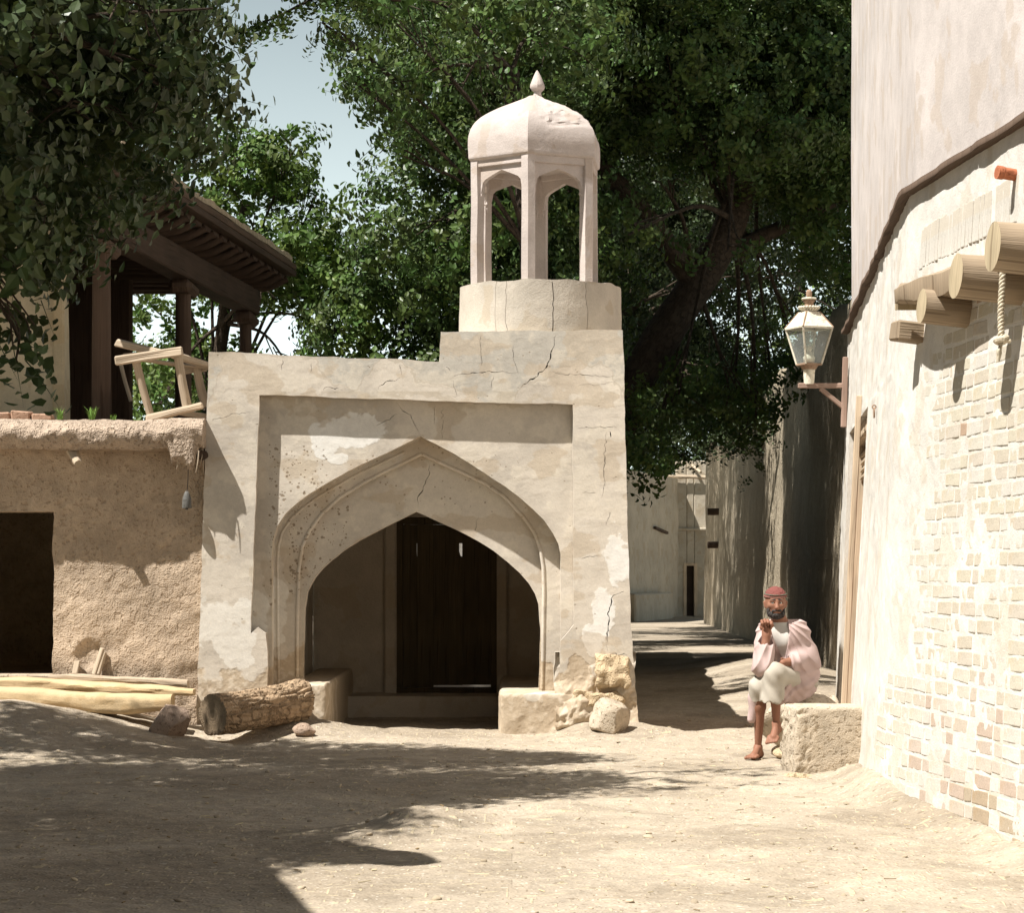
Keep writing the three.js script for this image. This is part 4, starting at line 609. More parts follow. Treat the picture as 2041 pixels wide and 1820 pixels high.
{ // wide wooden gate in the far part of the wall, seen very obliquely
    const q = (Z, h, d) => wallP(Z, h, -d), dirN = (Z) => wallN(Z, 1);
  const reveal = (Za, ha, Zb, hb, d0, d1) => grid(1, 1, (i, j) => i ? q(Zb, hb, j ? d1 : d0) : q(Za, ha, j ? d1 : d0), (i, j) => [i, j * 0.3]);
  part('gate_reveal', [reveal(gateZ0, -0.3, gateZ0, gateTop, -0.001, 0.3), reveal(gateZ1, -0.3, gateZ1, gateTop, -0.001, 0.3), reveal(gateZ0, gateTop, gateZ1, gateTop, -0.001, 0.3)], M.limewall, house);
  const n = dirN((gateZ0 + gateZ1) / 2), fr = part('gate', bar(q(gateZ0 + 0.06, -0.2, 0.1), q(gateZ0 + 0.06, gateTop - 0.01, 0.1), 0.12, 0.12, 0.01, 0, Math.random, n), M.frame, house);
  part('gate_post', bar(q(gateZ1 - 0.06, -0.2, 0.1), q(gateZ1 - 0.06, gateTop - 0.01, 0.1), 0.12, 0.12, 0.01, 0, Math.random, n), M.frame, fr);
  part('gate_lintel', bar(q(gateZ0 + 0.12, gateTop - 0.07, 0.1), q(gateZ1 - 0.12, gateTop - 0.07, 0.1), 0.12, 0.12, 0.01, 0, Math.random, n), M.frame, fr);
  for (let k = 0; k < 4; k++) part('fan_slat', bar(q(gateZ0 + 0.13, gateTop - 0.22 - k * 0.07, 0.13), q(gateZ1 - 0.13, gateTop - 0.22 - k * 0.07, 0.13), 0.03, 0.045, 0.004, 0, Math.random, n), M.frame, fr);
  const m = 8; for (let k = 0; k < m; k++) { const za = lerp(gateZ0 + 0.12, gateZ1 - 0.12, (k + 0.5) / m), w = (gateZ1 - gateZ0 - 0.24) / m - 0.012; part('plank', bar(q(za, -0.15, 0.2), q(za, gateTop - 0.5, 0.2), w, 0.04, 0.006, 0, Math.random, n), k % 3 ? M.bracket : M.frame, fr); }
  part('gate_backing', bar(q((gateZ0 + gateZ1) / 2, -0.2, 0.27), q((gateZ0 + gateZ1) / 2, gateTop + 0.02, 0.27), gateZ1 - gateZ0, 0.05, 0.004, 0, Math.random, n), M.oldwood, fr);
  { const a = wallAt(1717, 790), b = wallAt(1716, 1394); part('door_batten', bar(wallP(a.Z, a.h, 0.02), wallP(a.Z - 0.1, b.h - 0.4, 0.02), 0.1, 0.05, 0.006, 0.003, rng(3), n), M.frame, house); }
}
{ // log ends, board and stub that carry a canopy
  const r = rng(71), log = (px, py, rad, len, m) => { const w = wallAt(px, py), n = wallN(w.Z, w.h), d = n.clone().add(V(0, 0.03, 0.03)).normalize(), a = wallP(w.Z, w.h, -0.25), b = a.clone().addScaledVector(d, 0.25 + len); const g = part('log_end', limb([[a, rad], [a.clone().lerp(b, 0.5), rad * 1.01], [b, rad * 0.98]], 22, 0.03, 5, false), M.logwood, house);
    const fr = b.clone(), up = V(0, 1, 0), s = d.clone().cross(up).normalize(), u2 = s.clone().cross(d); part('cut_face', grid(22, 6, (i, j) => { const t = i / 22 * Math.PI * 2, R = rad * 0.985 * j / 6; return fr.clone().addScaledVector(s, Math.cos(t) * R).addScaledVector(u2, Math.sin(t) * R).addScaledVector(d, 0.004 * (1 - j / 6)); }, (i, j, p) => [p.z, p.y]), M.logend, g); return { a, b, d }; };
  log(1926, 622, 0.100, 0.27); log(2034, 566, 0.122, 0.36); log(2140, 510, 0.125, 0.42); log(2262, 440, 0.12, 0.40);
  const st = wallAt(1832, 668), n = wallN(st.Z, st.h); part('beam_stub', bar(wallP(st.Z, st.h, -0.2), wallP(st.Z, st.h, 0.17).add(V(0, 0.01, 0.05)), 0.14, 0.12, 0.012, 0.006, r), M.logwood, house);
  // bowed board resting on the log ends
  const zs = [14.62, 14.3, 13.9, 13.4, 12.9, 12.3, 11.6, 10.8]; const top = (z) => 3.125 + 0.02 * n3(z * 1.4, 1, 2), nn = (zs.length - 1) * 6, zat = (j) => { const u = j / nn * (zs.length - 1), i = Math.min(zs.length - 2, Math.floor(u)); return lerp(zs[i], zs[i + 1], u - i); };
  const sec = [[-0.05, 0.0], [0.20, 0.0], [0.215, -0.02], [0.21, -0.115], [0.19, -0.125], [-0.05, -0.12]];
  const body = boxUV(grid(6, nn, (i, j) => { const s = sec[i % 6], z = zat(j), bow = 0.035 * Math.sin(z * 2.3) + 0.02 * n3(z * 3, 5, 2); return wallP(z, top(z), s[0] + (s[0] > 0 ? bow : 0)).add(V(0, s[1] + 0.012 * n3(z * 5, i, 3) + (s[1] < -0.05 ? 0.03 * Math.sin(z * 3.1) : 0), 0)); }, () => [0, 0]).toNonIndexed());
  part('canopy_board', body, M.logwood, house); part('canopy_board_end', boxUV(new THREE.BoxGeometry(0.26, 0.11, 0.02).rotateY(0.0).translate(wallP(14.62, 3.065, 0.08).x, 3.065, -14.625)), M.logend, house);
}
{ const w = wallAt(2022, 352), n = wallN(w.Z, w.h), a = wallP(w.Z, w.h, -0.1), b = wallP(w.Z, w.h, 0.105).add(V(0, 0.012, 0.03)), o = single('clay_pipe', limb([[a, 0.033], [a.clone().lerp(b, 0.8), 0.033], [a.clone().lerp(b, 0.86), 0.037], [b, 0.037]], 16), M.clay, 'short red clay spout sticking out of the white brick wall', 'pipe'); o.userData.group = undefined; delete o.userData.group; }
{ // knotted rope hanging from the board
  const o = thing('rope', 'knotted grey rope hanging from the log ends of the white wall', 'rope', null), w = wallAt(2030, 540), Z = 12.3, s = (px, py) => P(px, py, Z);
  const main = [s(2001, 470), s(1999, 500), s(1997, 560), s(1994, 620), s(1995, 675)], strands = [0, 1, 2].map((k) => { const c = new THREE.CatmullRomCurve3(main), n = 90, pts = []; for (let i = 0; i <= n; i++) { const t = i / n, p = c.getPoint(t), a = t * 62 + k * 2.094; pts.push(p.add(V(Math.cos(a) * 0.009, 0, Math.sin(a) * 0.009))); } return new THREE.TubeGeometry(new THREE.CatmullRomCurve3(pts), 240, 0.0095, 5); });
  part('strands', strands.map((g) => boxUV(g)), M.rope, o);
  const kc = s(1994, 679); part('knot', boxUV(jitterGeo(merge([new THREE.TorusGeometry(0.022, 0.016, 8, 16).rotateX(1.2).translate(kc.x, kc.y, kc.z), new THREE.TorusGeometry(0.02, 0.014, 8, 16).rotateX(1.6).rotateZ(0.4).translate(kc.x + 0.01, kc.y + 0.012, kc.z), new THREE.CapsuleGeometry(0.013, 0.05, 4, 8).rotateZ(1.4).translate(kc.x + 0.015, kc.y + 0.002, kc.z + 0.01)]), 0.008, 30)), M.rope, o);
  part('frayed_end', limb([[s(1994, 684), 0.012], [s(1991, 702), 0.013], [s(1989, 722), 0.006]], 7, 0.4, 40), M.rope, o);
}
{ const w = wallAt(1747, 812), c = wallP(w.Z, w.h, 0.02), n = wallN(w.Z, w.h), o = thing('iron_ring', 'small rusty iron ring hanging on the white wall beside the gate', 'ring', null, c); const ry = Math.atan2(n.x, n.z);
  part('ring', new THREE.TorusGeometry(0.036, 0.006, 8, 24).rotateY(ry).translate(0, -0.04, 0), M.lamprust, o); part('staple', new THREE.TorusGeometry(0.013, 0.005, 6, 14).rotateY(ry + 1.57).translate(0, 0.002, 0), M.lamprust, o); }
{ // street lantern on its wooden bracket
  const Z = 23.75, o = thing('street_lantern', 'white glazed street lantern on a wooden wall bracket above the lane', 'street lamp', null), at = (px, py, dz = 0) => P(px, py, Z + dz);
  const wx = wallP(Z, 3).x;
  const post = part('bracket_post', bar(V(wx - 0.035, at(0, 852).y, -Z), V(wx - 0.02, at(0, 712).y, -Z), 0.055, 0.06, 0.006), M.bracket, o);
  part('bracket_arm', bar(at(1590, 769), V(wx - 0.05, at(0, 769).y, -Z), 0.055, 0.05, 0.006), M.bracket, post); part('bracket_brace', bar(at(1634, 774), V(wx - 0.04, at(0, 812).y, -Z), 0.045, 0.045, 0.006), M.bracket, post);
  const cx = at(1612, 0).x, y = (py) => at(0, py).y, L = part('stem', boxUV(new THREE.CylinderGeometry(0.062, 0.05, y(735) - y(766), 10).translate(cx, (y(735) + y(766)) / 2, -Z)), M.lampmetal, o);
  part('collar', boxUV(new THREE.CylinderGeometry(0.10, 0.068, y(727) - y(737), 10).translate(cx, (y(727) + y(737)) / 2, -Z)), M.lamprust, o);
  const rot = 0.42, h0 = y(727), h1 = y(656), r0 = 0.088 * 1.414, r1 = 0.165 * 1.414, cor = (k, r, h) => V(cx + r * Math.sin(rot + Math.PI / 4 + k * Math.PI / 2), h, -Z + r * Math.cos(rot + Math.PI / 4 + k * Math.PI / 2));
  for (let k = 0; k < 4; k++) { part('corner_bar', bar(cor(k, r0, h0), cor(k, r1, h1), 0.018, 0.018, 0.003), M.lampmetal, o); part('top_bar', bar(cor(k, r1, h1 + 0.006), cor(k + 1, r1, h1 + 0.006), 0.03, 0.022, 0.003), M.lampmetal, o); part('bottom_bar', bar(cor(k, r0, h0), cor(k + 1, r0, h0), 0.02, 0.02, 0.003), M.lamprust, o);
    const a = cor(k, r0 * 0.96, h0), b = cor(k + 1, r0 * 0.96, h0), c = cor(k + 1, r1 * 0.965, h1), d = cor(k, r1 * 0.965, h1), pane = new THREE.BufferGeometry(); pane.setAttribute('position', new THREE.Float32BufferAttribute([a, b, c, a, c, d].flatMap((p) => [p.x, p.y, p.z]), 3)); pane.computeVertexNormals(); part('pane', boxUV(pane), M.glass, o); }
  { const r2 = 0.075 * 1.414, h2 = y(622), ro = []; for (let k = 0; k < 4; k++) { const a = cor(k, r1 * 1.06, h1 + 0.008), b = cor(k + 1, r1 * 1.06, h1 + 0.008), c = cor(k + 1, r2, h2), d = cor(k, r2, h2), ai = cor(k, r1 * 1.06, h1 + 0.02); const g = new THREE.BufferGeometry(); g.setAttribute('position', new THREE.Float32BufferAttribute([a, b, c, a, c, d].flatMap((p) => [p.x, p.y, p.z]), 3)); g.computeVertexNormals(); part('roof_panel', boxUV(g), M.lampmetal, o); part('roof_rib', bar(a, d, 0.012, 0.012, 0.002), M.lamprust, o); } }
  const lat = (pts, m, name) => part(name, boxUV(new THREE.LatheGeometry(pts.map(([r, py]) => new THREE.Vector2(r, y(py))), 20).translate(cx, 0, -Z)), m, o);
  { const g = [], n = 20; for (let k = 0; k < n; k++) { const a = k / n * Math.PI * 2; g.push(new THREE.CapsuleGeometry(0.016, 0.075, 3, 6).rotateX(0.95).rotateY(a).translate(cx + Math.sin(a) * 0.066, y(618), -Z + Math.cos(a) * 0.066)); } part('scalloped_skirt', g.map((x) => boxUV(x)), M.lampmetal, o); }
  lat([[0.07, 622], [0.06, 614], [0.045, 611], [0.044, 604], [0.058, 601], [0.058, 596], [0.04, 594]], M.lamprust, 'chimney'); lat([[0.0, 592], [0.07, 594], [0.075, 596], [0.07, 598], [0.0, 598]], M.lampmetal, 'chimney_cap'); lat([[0, 577], [0.02, 578], [0.03, 583], [0.028, 590], [0.022, 594], [0, 594]], M.lamprust, 'knob');
  lat([[0, 722], [0.055, 722], [0.06, 712], [0.03, 706], [0.02, 700], [0.03, 696], [0.03, 690], [0, 688]], M.lampmetal, 'burner'); lat([[0.028, 692], [0.045, 680], [0.03, 660]], M.glass, 'glass_chimney');
}
// ---------- stone mounting block and seat beside the gate ----------
{
  const A = P(1568, 1545, 16.75), r = rng(15), th = -0.30; // its long face turns a little to the right
  const mk = (w, h, d, seed) => { const g = new THREE.BoxGeometry(w, h, d, 40, 36, 40).translate(w / 2, h / 2 - 0.03, -d / 2), p = g.attributes.position; for (let i = 0; i < p.count; i++) { let x = p.getX(i), y = p.getY(i), z = p.getZ(i); const cx = clamp(x, 0.03, w - 0.03), cy = Math.min(y, h - 0.06), cz = clamp(z, -d + 0.03, -0.03), e = V(x - cx, y - cy, z - cz), L = e.length(); if (L > 0.03) { e.multiplyScalar(0.03 / L); x = cx + e.x; y = cy + e.y; z = cz + e.z; } const pitted = smooth(w * 0.38, 0, x + 0.12 * fbm3(x * 5, y * 5, 2, 3)); let q = 0.008 * fbm3(x * 5 + seed, y * 5, z * 5, 4) - pitted * 0.028 * Math.max(0, fbm3(x * 24, y * 24, z * 24, 3) + 0.1); p.setXYZ(i, x + q + 0.02 * (y / h), y + q * 0.6, z + q); } g.computeVertexNormals(); return boxUV(g); };
  const b = single('stone_block', mk(0.50, 0.485, 0.45, 3), M.stone, 'squared stone mounting block with pitted corner against the white wall', 'stone block'); b.position.set(A.x + 0.05, A.y + 0.02, A.z); b.rotation.y = 0.10;
  const s1 = single('kerb_stone', rockGeo(0.12, 0.045, 0.08, 51, 9, 3), M.rubble, 'small flat stone bedded in dust at the foot of the mounting block', 'stone'); s1.position.copy(P(1588, 1550, 16.62)); 
  const s2 = single('kerb_stone', rockGeo(0.22, 0.03, 0.07, 58, 9, 3), M.stone, 'thin pale stone slab half buried before the mounting block', 'stone'); s2.position.copy(P(1652, 1552, 16.68));
  const seat = single('seat_stone', (() => { const g = rockGeo(0.36, 0.25, 0.30, 34, 6, 4); return g; })(), M.stone, 'rough boulder seat under the sitting man beside the gate', 'stone'); seat.position.set(P(1600, 0, 18.75).x, 0.235, -18.85); seat.name = 'seat_stone';
  const s3 = single('seat_stone', rockGeo(0.10, 0.22, 0.16, 36, 8, 3), M.stone, 'upright pale stone between the boulder seat and the gate post', 'stone'); s3.position.set(P(1661, 0, 18.9).x, 0.25, -18.95);
  const s4 = single('foot_rock', rockGeo(0.16, 0.07, 0.12, 38, 8, 3), M.rubble, 'low rough stone on the ground behind the man\'s dangling foot', 'stone'); s4.position.set(P(1580, 0, 18.3).x, 0.05, -18.35);
}
// ---------- lane behind the gateway ----------
function longWall(pts, h, th, seed, m) { // a battered earth wall along plan points [x, Z]; rough top
  const L = []; let d = 0; for (let k = 0; k < pts.length - 1; k++) { const a = pts[k], b = pts[k + 1], n = Math.max(2, Math.round(Math.hypot(b[0] - a[0], b[1] - a[1]) / 0.35)); for (let i = 0; i < n; i++) L.push([lerp(a[0], b[0], i / n), lerp(a[1], b[1], i / n)]); } L.push(pts[pts.length - 1]);
  const nh = 26, col = (i) => { const p = L[i], a = L[Math.max(0, i - 1)], b = L[Math.min(L.length - 1, i + 1)], l = Math.hypot(b[0] - a[0], b[1] - a[1]), nx = -(b[1] - a[1]) / l, nz = (b[0] - a[0]) / l; return { p, nx, nz, top: h + 0.22 * fbm3(p[1] * 0.5, seed, 2, 4) + 0.08 * n3(p[1] * 2.5, seed, 4) }; };
  const at = (i, j) => { const c = col(i), k = j <= nh ? j / nh : 1 - (j - nh - 1) / nh, side = j <= nh ? 1 : -1, y = -0.3 + (c.top + 0.3) * k, o = side * (th / 2) * (1.25 - 0.35 * k) + 0.05 * fbm3(c.p[1] * 1.2, y * 1.2, seed + side, 4); return V(c.p[0] + c.nx * o, y, -(c.p[1] + c.nz * o)); };
  const g = grid(L.length - 1, 2 * nh + 1, at, (i, j, p) => [i * 0.35, p.y]); const caps = [0, L.length - 1].map((i) => grid(1, nh, (s, j) => at(i, s ? 2 * nh + 1 - j : j), (s, j, p) => [s * th, p.y])); return [g, ...caps].map((x) => x);
}
single('garden_wall', longWall([[0.80, 22.35], [1.75, 42]], 2.3, 0.4, 3, M.mudwall), M.mudwall, 'low mud wall running back from the gateway pier along the lane', 'wall');
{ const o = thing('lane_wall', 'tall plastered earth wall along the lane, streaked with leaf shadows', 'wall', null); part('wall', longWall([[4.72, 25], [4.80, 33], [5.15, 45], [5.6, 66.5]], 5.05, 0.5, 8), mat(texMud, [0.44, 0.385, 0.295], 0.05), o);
  for (const [Z, h] of [[61, 2.95], [61, 2.1]]) { const x = lerp(4.80, 5.6, clamp((Z - 33) / 33.5)) - 0.3; part('beam_end', limb([[V(x + 0.4, h, -Z), 0.09], [V(x - 0.22, h, -Z), 0.085]], 9, 0.2), M.oldwood, o); } }
{ const o = thing('courtyard_wall', 'whitewashed courtyard wall glimpsed through the door slits of the gateway', 'wall', null); part('wall', block(-2.2, -0.2, -27.1, 0.7, 2.4, -26.75, 0.05), M.whitewash, o); part('wall_cap', block(-2.25, 2.4, -27.15, 0.75, 2.5, -26.7, 0.04), M.mudwall, o); }
{ // pale house in shade at the end of the lane
  const o = thing('far_house', 'pale plastered house in shade at the end of the lane', 'building', 'houses at the end of the lane'), a = V(2.6, 0, -66.6), b = V(5.24, 0, -76), d = b.clone().sub(a), n = V(-d.z, 0, d.x).normalize(); if (n.x < 0) n.negate();
  const g = grid(60, 40, (i, j) => a.clone().addScaledVector(d, i / 60).add(V(0, -0.3 + 4.65 * j / 40, 0)).addScaledVector(n, 0.06 * fbm3(i * 0.2, j * 0.2, 3, 4)), (i, j) => [i * 0.16, j * 0.115]); const top = grid(1, 1, (i, j) => (i ? b : a).clone().add(V(j ? -6 : 0, 4.35, j ? -3 : 0)), (i, j) => [i * 9, j * 5]); const near = grid(1, 1, (i, j) => a.clone().add(V(i ? -6 : 0, j ? 4.35 : -0.3, i ? -3 : 0)), (i, j) => [i * 6, j * 4]);
  part('wall', [g, top, near], M.farwall, o); part('lintel_beam', bar(a.clone().addScaledVector(d, 0.62).add(V(0.06, 2.75, 0)), a.clone().addScaledVector(d, 0.80).add(V(0.06, 2.62, 0)), 0.08, 0.08), M.oldwood, o);
  part('plinth', bar(a.clone().addScaledVector(d, 0.2).addScaledVector(n, 0.15).add(V(0, 0.35, 0)), a.clone().addScaledVector(d, 0.72).addScaledVector(n, 0.15).add(V(0, 0.35, 0)), 0.5, 0.9, 0.05, 0, Math.random, V(0, 1, 0)), M.farwall, o);
}
{ const o = thing('far_house', 'sunlit parapet house with narrow dark door beyond the lane wall', 'building', 'houses at the end of the lane'), Z = 76.1, x0 = 5.18, x1 = 8.6, y = (py) => P(0, py, Z).y, X = (px) => P(px, 0, Z).x, dT = y(1128), dB = y(1228), da = X(1368), db = X(1383);
  const sl = (xa, xb, ya, yb, z0 = -Z, th = 0.4, name = 'wall', m = M.farwall) => part(name, block(xa, ya, z0 - th, xb, yb, z0, 0.03), m, o);
  sl(x0, da, -0.4, y(918)); sl(db, x1, -0.4, y(918)); sl(da, db, dT, y(918)); sl(da, db, -0.4, dB + 0.0); part('door', block(da, dB, -Z - 0.3, db, dT, -Z - 0.22, 0.01), M.oldwood, o);
  sl(x0, x1, y(1058), y(1052), -Z + 0.10, 0.1, 'ledge'); part('parapet_pole', limb([[V(x0 - 0.3, y(950), -Z + 0.12), 0.06], [V(X(1412), y(952), -Z + 0.12), 0.06]], 8, 0.3), M.greywood, o); part('door_frame', [block(da - 0.1, dB, -Z, da, dT + 0.1, -Z + 0.04, 0.01), block(db, dB, -Z, db + 0.1, dT + 0.1, -Z + 0.04, 0.01), block(da, dT, -Z, db, dT + 0.1, -Z + 0.04, 0.01)], M.frame, o);
  part('roof_spout', limb([[V(X(1380), y(928), -Z), 0.05], [V(X(1392), y(944), -Z + 0.9), 0.045]], 8), M.greywood, o);
}
{ // the house across the lane, behind the camera: it closes the view of the low sky from the gateway
  const o = thing('opposite_house', 'mud-plastered house across the lane behind the viewer', 'building', null); part('wall', block(-13, -0.3, 3.2, 9, 7.0, 7, 0.04), M.mudwall, o); part('parapet', block(-13.2, 7.0, 3.05, 9.2, 7.35, 7.2, 0.05), M.mudwall, o); const d = part('door', block(-1.2, 0, 3.12, 0.1, 2.2, 3.2, 0.02), M.oldwood, o); part('door_frame', [block(-1.34, 0, 3.08, -1.2, 2.36, 3.2, 0.02), block(0.1, 0, 3.08, 0.24, 2.36, 3.2, 0.02), block(-1.2, 2.2, 3.08, 0.1, 2.36, 3.2, 0.02)], M.greywood, d); }
// ---------- a house out of view on the left: its roof edge throws the straight shadow in the foreground ----------
{ const o = thing('corner_house', 'mud house outside the view whose eave shades the foreground', 'building', null); const h = 4.0, ex = -0.52 * h, ez = 0.32 * h;
  const sx = (px, py) => { const Z = CAM_H * F / (py - HY); return [(px - HX) / F * Z + ex, Z - ez]; }, c = sx(455, 1703), near = sx(560, 1820), right = sx(830, 1735);
  const d = [near[0] - c[0], near[1] - c[1]], q = 7, e = [c[0] + d[0] * q / 2.1, c[1] + d[1] * q / 2.1];
  const s = new THREE.Shape([[c[0], c[1]], [right[0], right[1]], [right[0] - 0.1, right[1] + 0.5], [c[0] - 0.2, c[1] + 0.9], [c[0] - 5, c[1] + 0.6], [e[0] - 5, e[1]], [e[0], e[1]]].map(([x, Z]) => new THREE.Vector2(x, Z))); const roof = new THREE.ExtrudeGeometry(s, { depth: 0.25, bevelEnabled: false }); roof.rotateX(-Math.PI / 2); roof.translate(0, h, 0); part('roof', boxUV(roof), M.mudwall, o);
  const w = new THREE.ExtrudeGeometry(new THREE.Shape([[c[0] - 0.7, c[1] + 0.2], [c[0] - 4.5, c[1] + 0.4], [e[0] - 4.5, e[1]], [e[0] - 0.7, e[1]]].map(([x, Z]) => new THREE.Vector2(x, Z))), { depth: h + 0.2, bevelEnabled: false }); w.rotateX(-Math.PI / 2); w.translate(0, -0.2, 0); part('wall', boxUV(w), M.mudwall, o); }
// ---------- trees: trunk, limbs and crowns of leafy sprigs ----------
function sprigGeo(r, leaves, len, L, Wd) {
  const pos = [], tri = (...v) => { for (const p of v) pos.push(p.x, p.y, p.z); };
  for (let k = 0; k < leaves; k++) {
    const t = (k + 0.6) / leaves, a = k * 2.4 + r() * 0.8, base = V(0.02 * Math.sin(t * 5), t * len, 0.02 * Math.cos(t * 4)), out = V(Math.cos(a), 0.15 + 0.5 * r(), Math.sin(a)).normalize(), s = 0.7 + 0.55 * r(), l = L * s, w = Wd * s * 0.5;
    const dn = V((r() - 0.5) * 0.5, -0.55 - 0.5 * r(), (r() - 0.5) * 0.5); const dir = out.clone().addScaledVector(dn, 0.55).normalize(), side = dir.clone().cross(V(r() - 0.5, 1, r() - 0.5)).normalize(), nor = side.clone().cross(dir).normalize(), b = base.clone().addScaledVector(out, 0.02);
    const at = (u, v, d) => b.clone().addScaledVector(dir, u * l).addScaledVector(side, v * w).addScaledVector(nor, d * l - 0.22 * u * u * l);
    const B = at(0, 0, 0), c1 = at(0.35, 0, -0.05), c2 = at(0.7, 0, -0.05), l1 = at(0.32, -1, 0.04), r1 = at(0.32, 1, 0.04), l2 = at(0.68, -0.72, 0.03), r2 = at(0.68, 0.72, 0.03), T = at(1, 0, -0.02);
    tri(B, l1, c1); tri(B, c1, r1); tri(l1, l2, c2); tri(l1, c2, c1); tri(c1, c2, r2); tri(c1, r2, r1); tri(l2, T, c2); tri(c2, T, r2);
  }
  const q = 0.004; for (const [x, z] of [[q, 0], [0, q]]) { tri(V(-x, 0, -z), V(x, 0, z), V(0, len, 0)); }
  const g = new THREE.BufferGeometry(); g.setAttribute('position', new THREE.Float32BufferAttribute(pos, 3)); g.computeVertexNormals(); return g;
}
const leafMat = new THREE.MeshPhysicalMaterial({ color: C(1, 1, 1), roughness: 1, transmission: 0.24, thickness: 0, clearcoat: 0.4, clearcoatRoughness: 0.36, specularIntensity: 0.4 });
const sprigs = { small: sprigGeo(rng(1), 11, 0.30, 0.085, 0.055), big: sprigGeo(rng(2), 12, 0.32, 0.075, 0.054) };
function crown(tree, kind, blobs, dens, seed, tint, extra) {
  const r = rng(seed), mats = [], cols = [], q = new THREE.Quaternion(), up = V(0, 1, 0);
  const put = (p, dir, s) => { q.setFromUnitVectors(up, dir); const m = new THREE.Matrix4().compose(p, q.clone().multiply(new THREE.Quaternion().setFromAxisAngle(up, r() * 6.28)), V(s, s, s)); mats.push(m); const k = 0.6 + 0.75 * r(), y = r(); cols.push(C(tint[0] * k * (0.85 + 0.4 * y), tint[1] * k, tint[2] * k * (0.8 + 0.3 * r()))); };
  for (const [cx, cy, cz, rx, ry, rz, f = 1, free = 0] of blobs) {
    const n = Math.round(dens * f * 4.19 * rx * ry * rz);
    for (let i = 0; i < n; i++) {
      let d; do { d = V(r() * 2 - 1, r() * 2 - 1, r() * 2 - 1); } while (d.lengthSq() > 1 || d.lengthSq() < 0.01);
      const rad = Math.pow(d.length(), 0.55); d.normalize(); const p = V(cx + d.x * rad * rx, cy + d.y * rad * ry, -cz + d.z * rad * rz);
      const gap = fbm3(p.x * 1.15 + seed, p.y * 1.4, p.z * 1.15, 3); if (!free && gap < -0.14 && r() < 0.85) continue; if (rad > 0.86 && gap < 0.06) continue;
      if (cz > 30 && p.y > 4.8) { const lane = -p.z + 0.615 * (5.1 - p.x) + 1.1 * n3(p.x * 0.7, p.y * 0.5, p.z * 0.7); if (lane > 42.8 && lane < 47.2) continue; }   // a break in the boughs lets one band of sun down the lane wall
      const dir = V(d.x, d.y * 0.5 - 0.12, d.z).addScaledVector(V(r() - 0.5, r() - 0.5, r() - 0.5), 1.3).normalize(); put(p, dir, 0.75 + 0.5 * r());
    }
  }
  if (extra) for (const [p, dir, s] of extra(r)) put(p, dir, s);
  const im = new THREE.InstancedMesh(sprigs[kind], leafMat, mats.length); mats.forEach((m, i) => { im.setMatrixAt(i, m); im.setColorAt(i, cols[i]); }); im.name = 'crown'; im.userData.kind = 'stuff'; tree.add(im); return im;
}
function limbsTo(tree, from, blobs, r, rad, m = M.trunk) { const gs = []; for (const b of blobs) { const e = V(b[0], b[1], -b[2]), f = from[Math.floor(r() * from.length)], mid = f.clone().lerp(e, 0.5).add(V((r() - 0.5) * 0.4, 0.25, (r() - 0.5) * 0.4)); gs.push(limb([[f, rad], [mid, rad * 0.6], [e, rad * 0.3]], 7, 0.1));
    for (let k = 0; k < 4; k++) { const t = V(e.x + (r() - 0.5) * 1.6 * b[3], e.y + (r() - 0.5) * 1.5 * b[4], e.z + (r() - 0.5) * 1.6 * b[5]); gs.push(limb([[mid.clone().lerp(e, r()), rad * 0.3], [e.clone().lerp(t, 0.5).add(V(0, 0.1, 0)), rad * 0.18], [t, 0.006]], 5, 0.1)); } } return gs; }
const GREEN = [0.062, 0.108, 0.022], DEEP = [0.034, 0.056, 0.016];
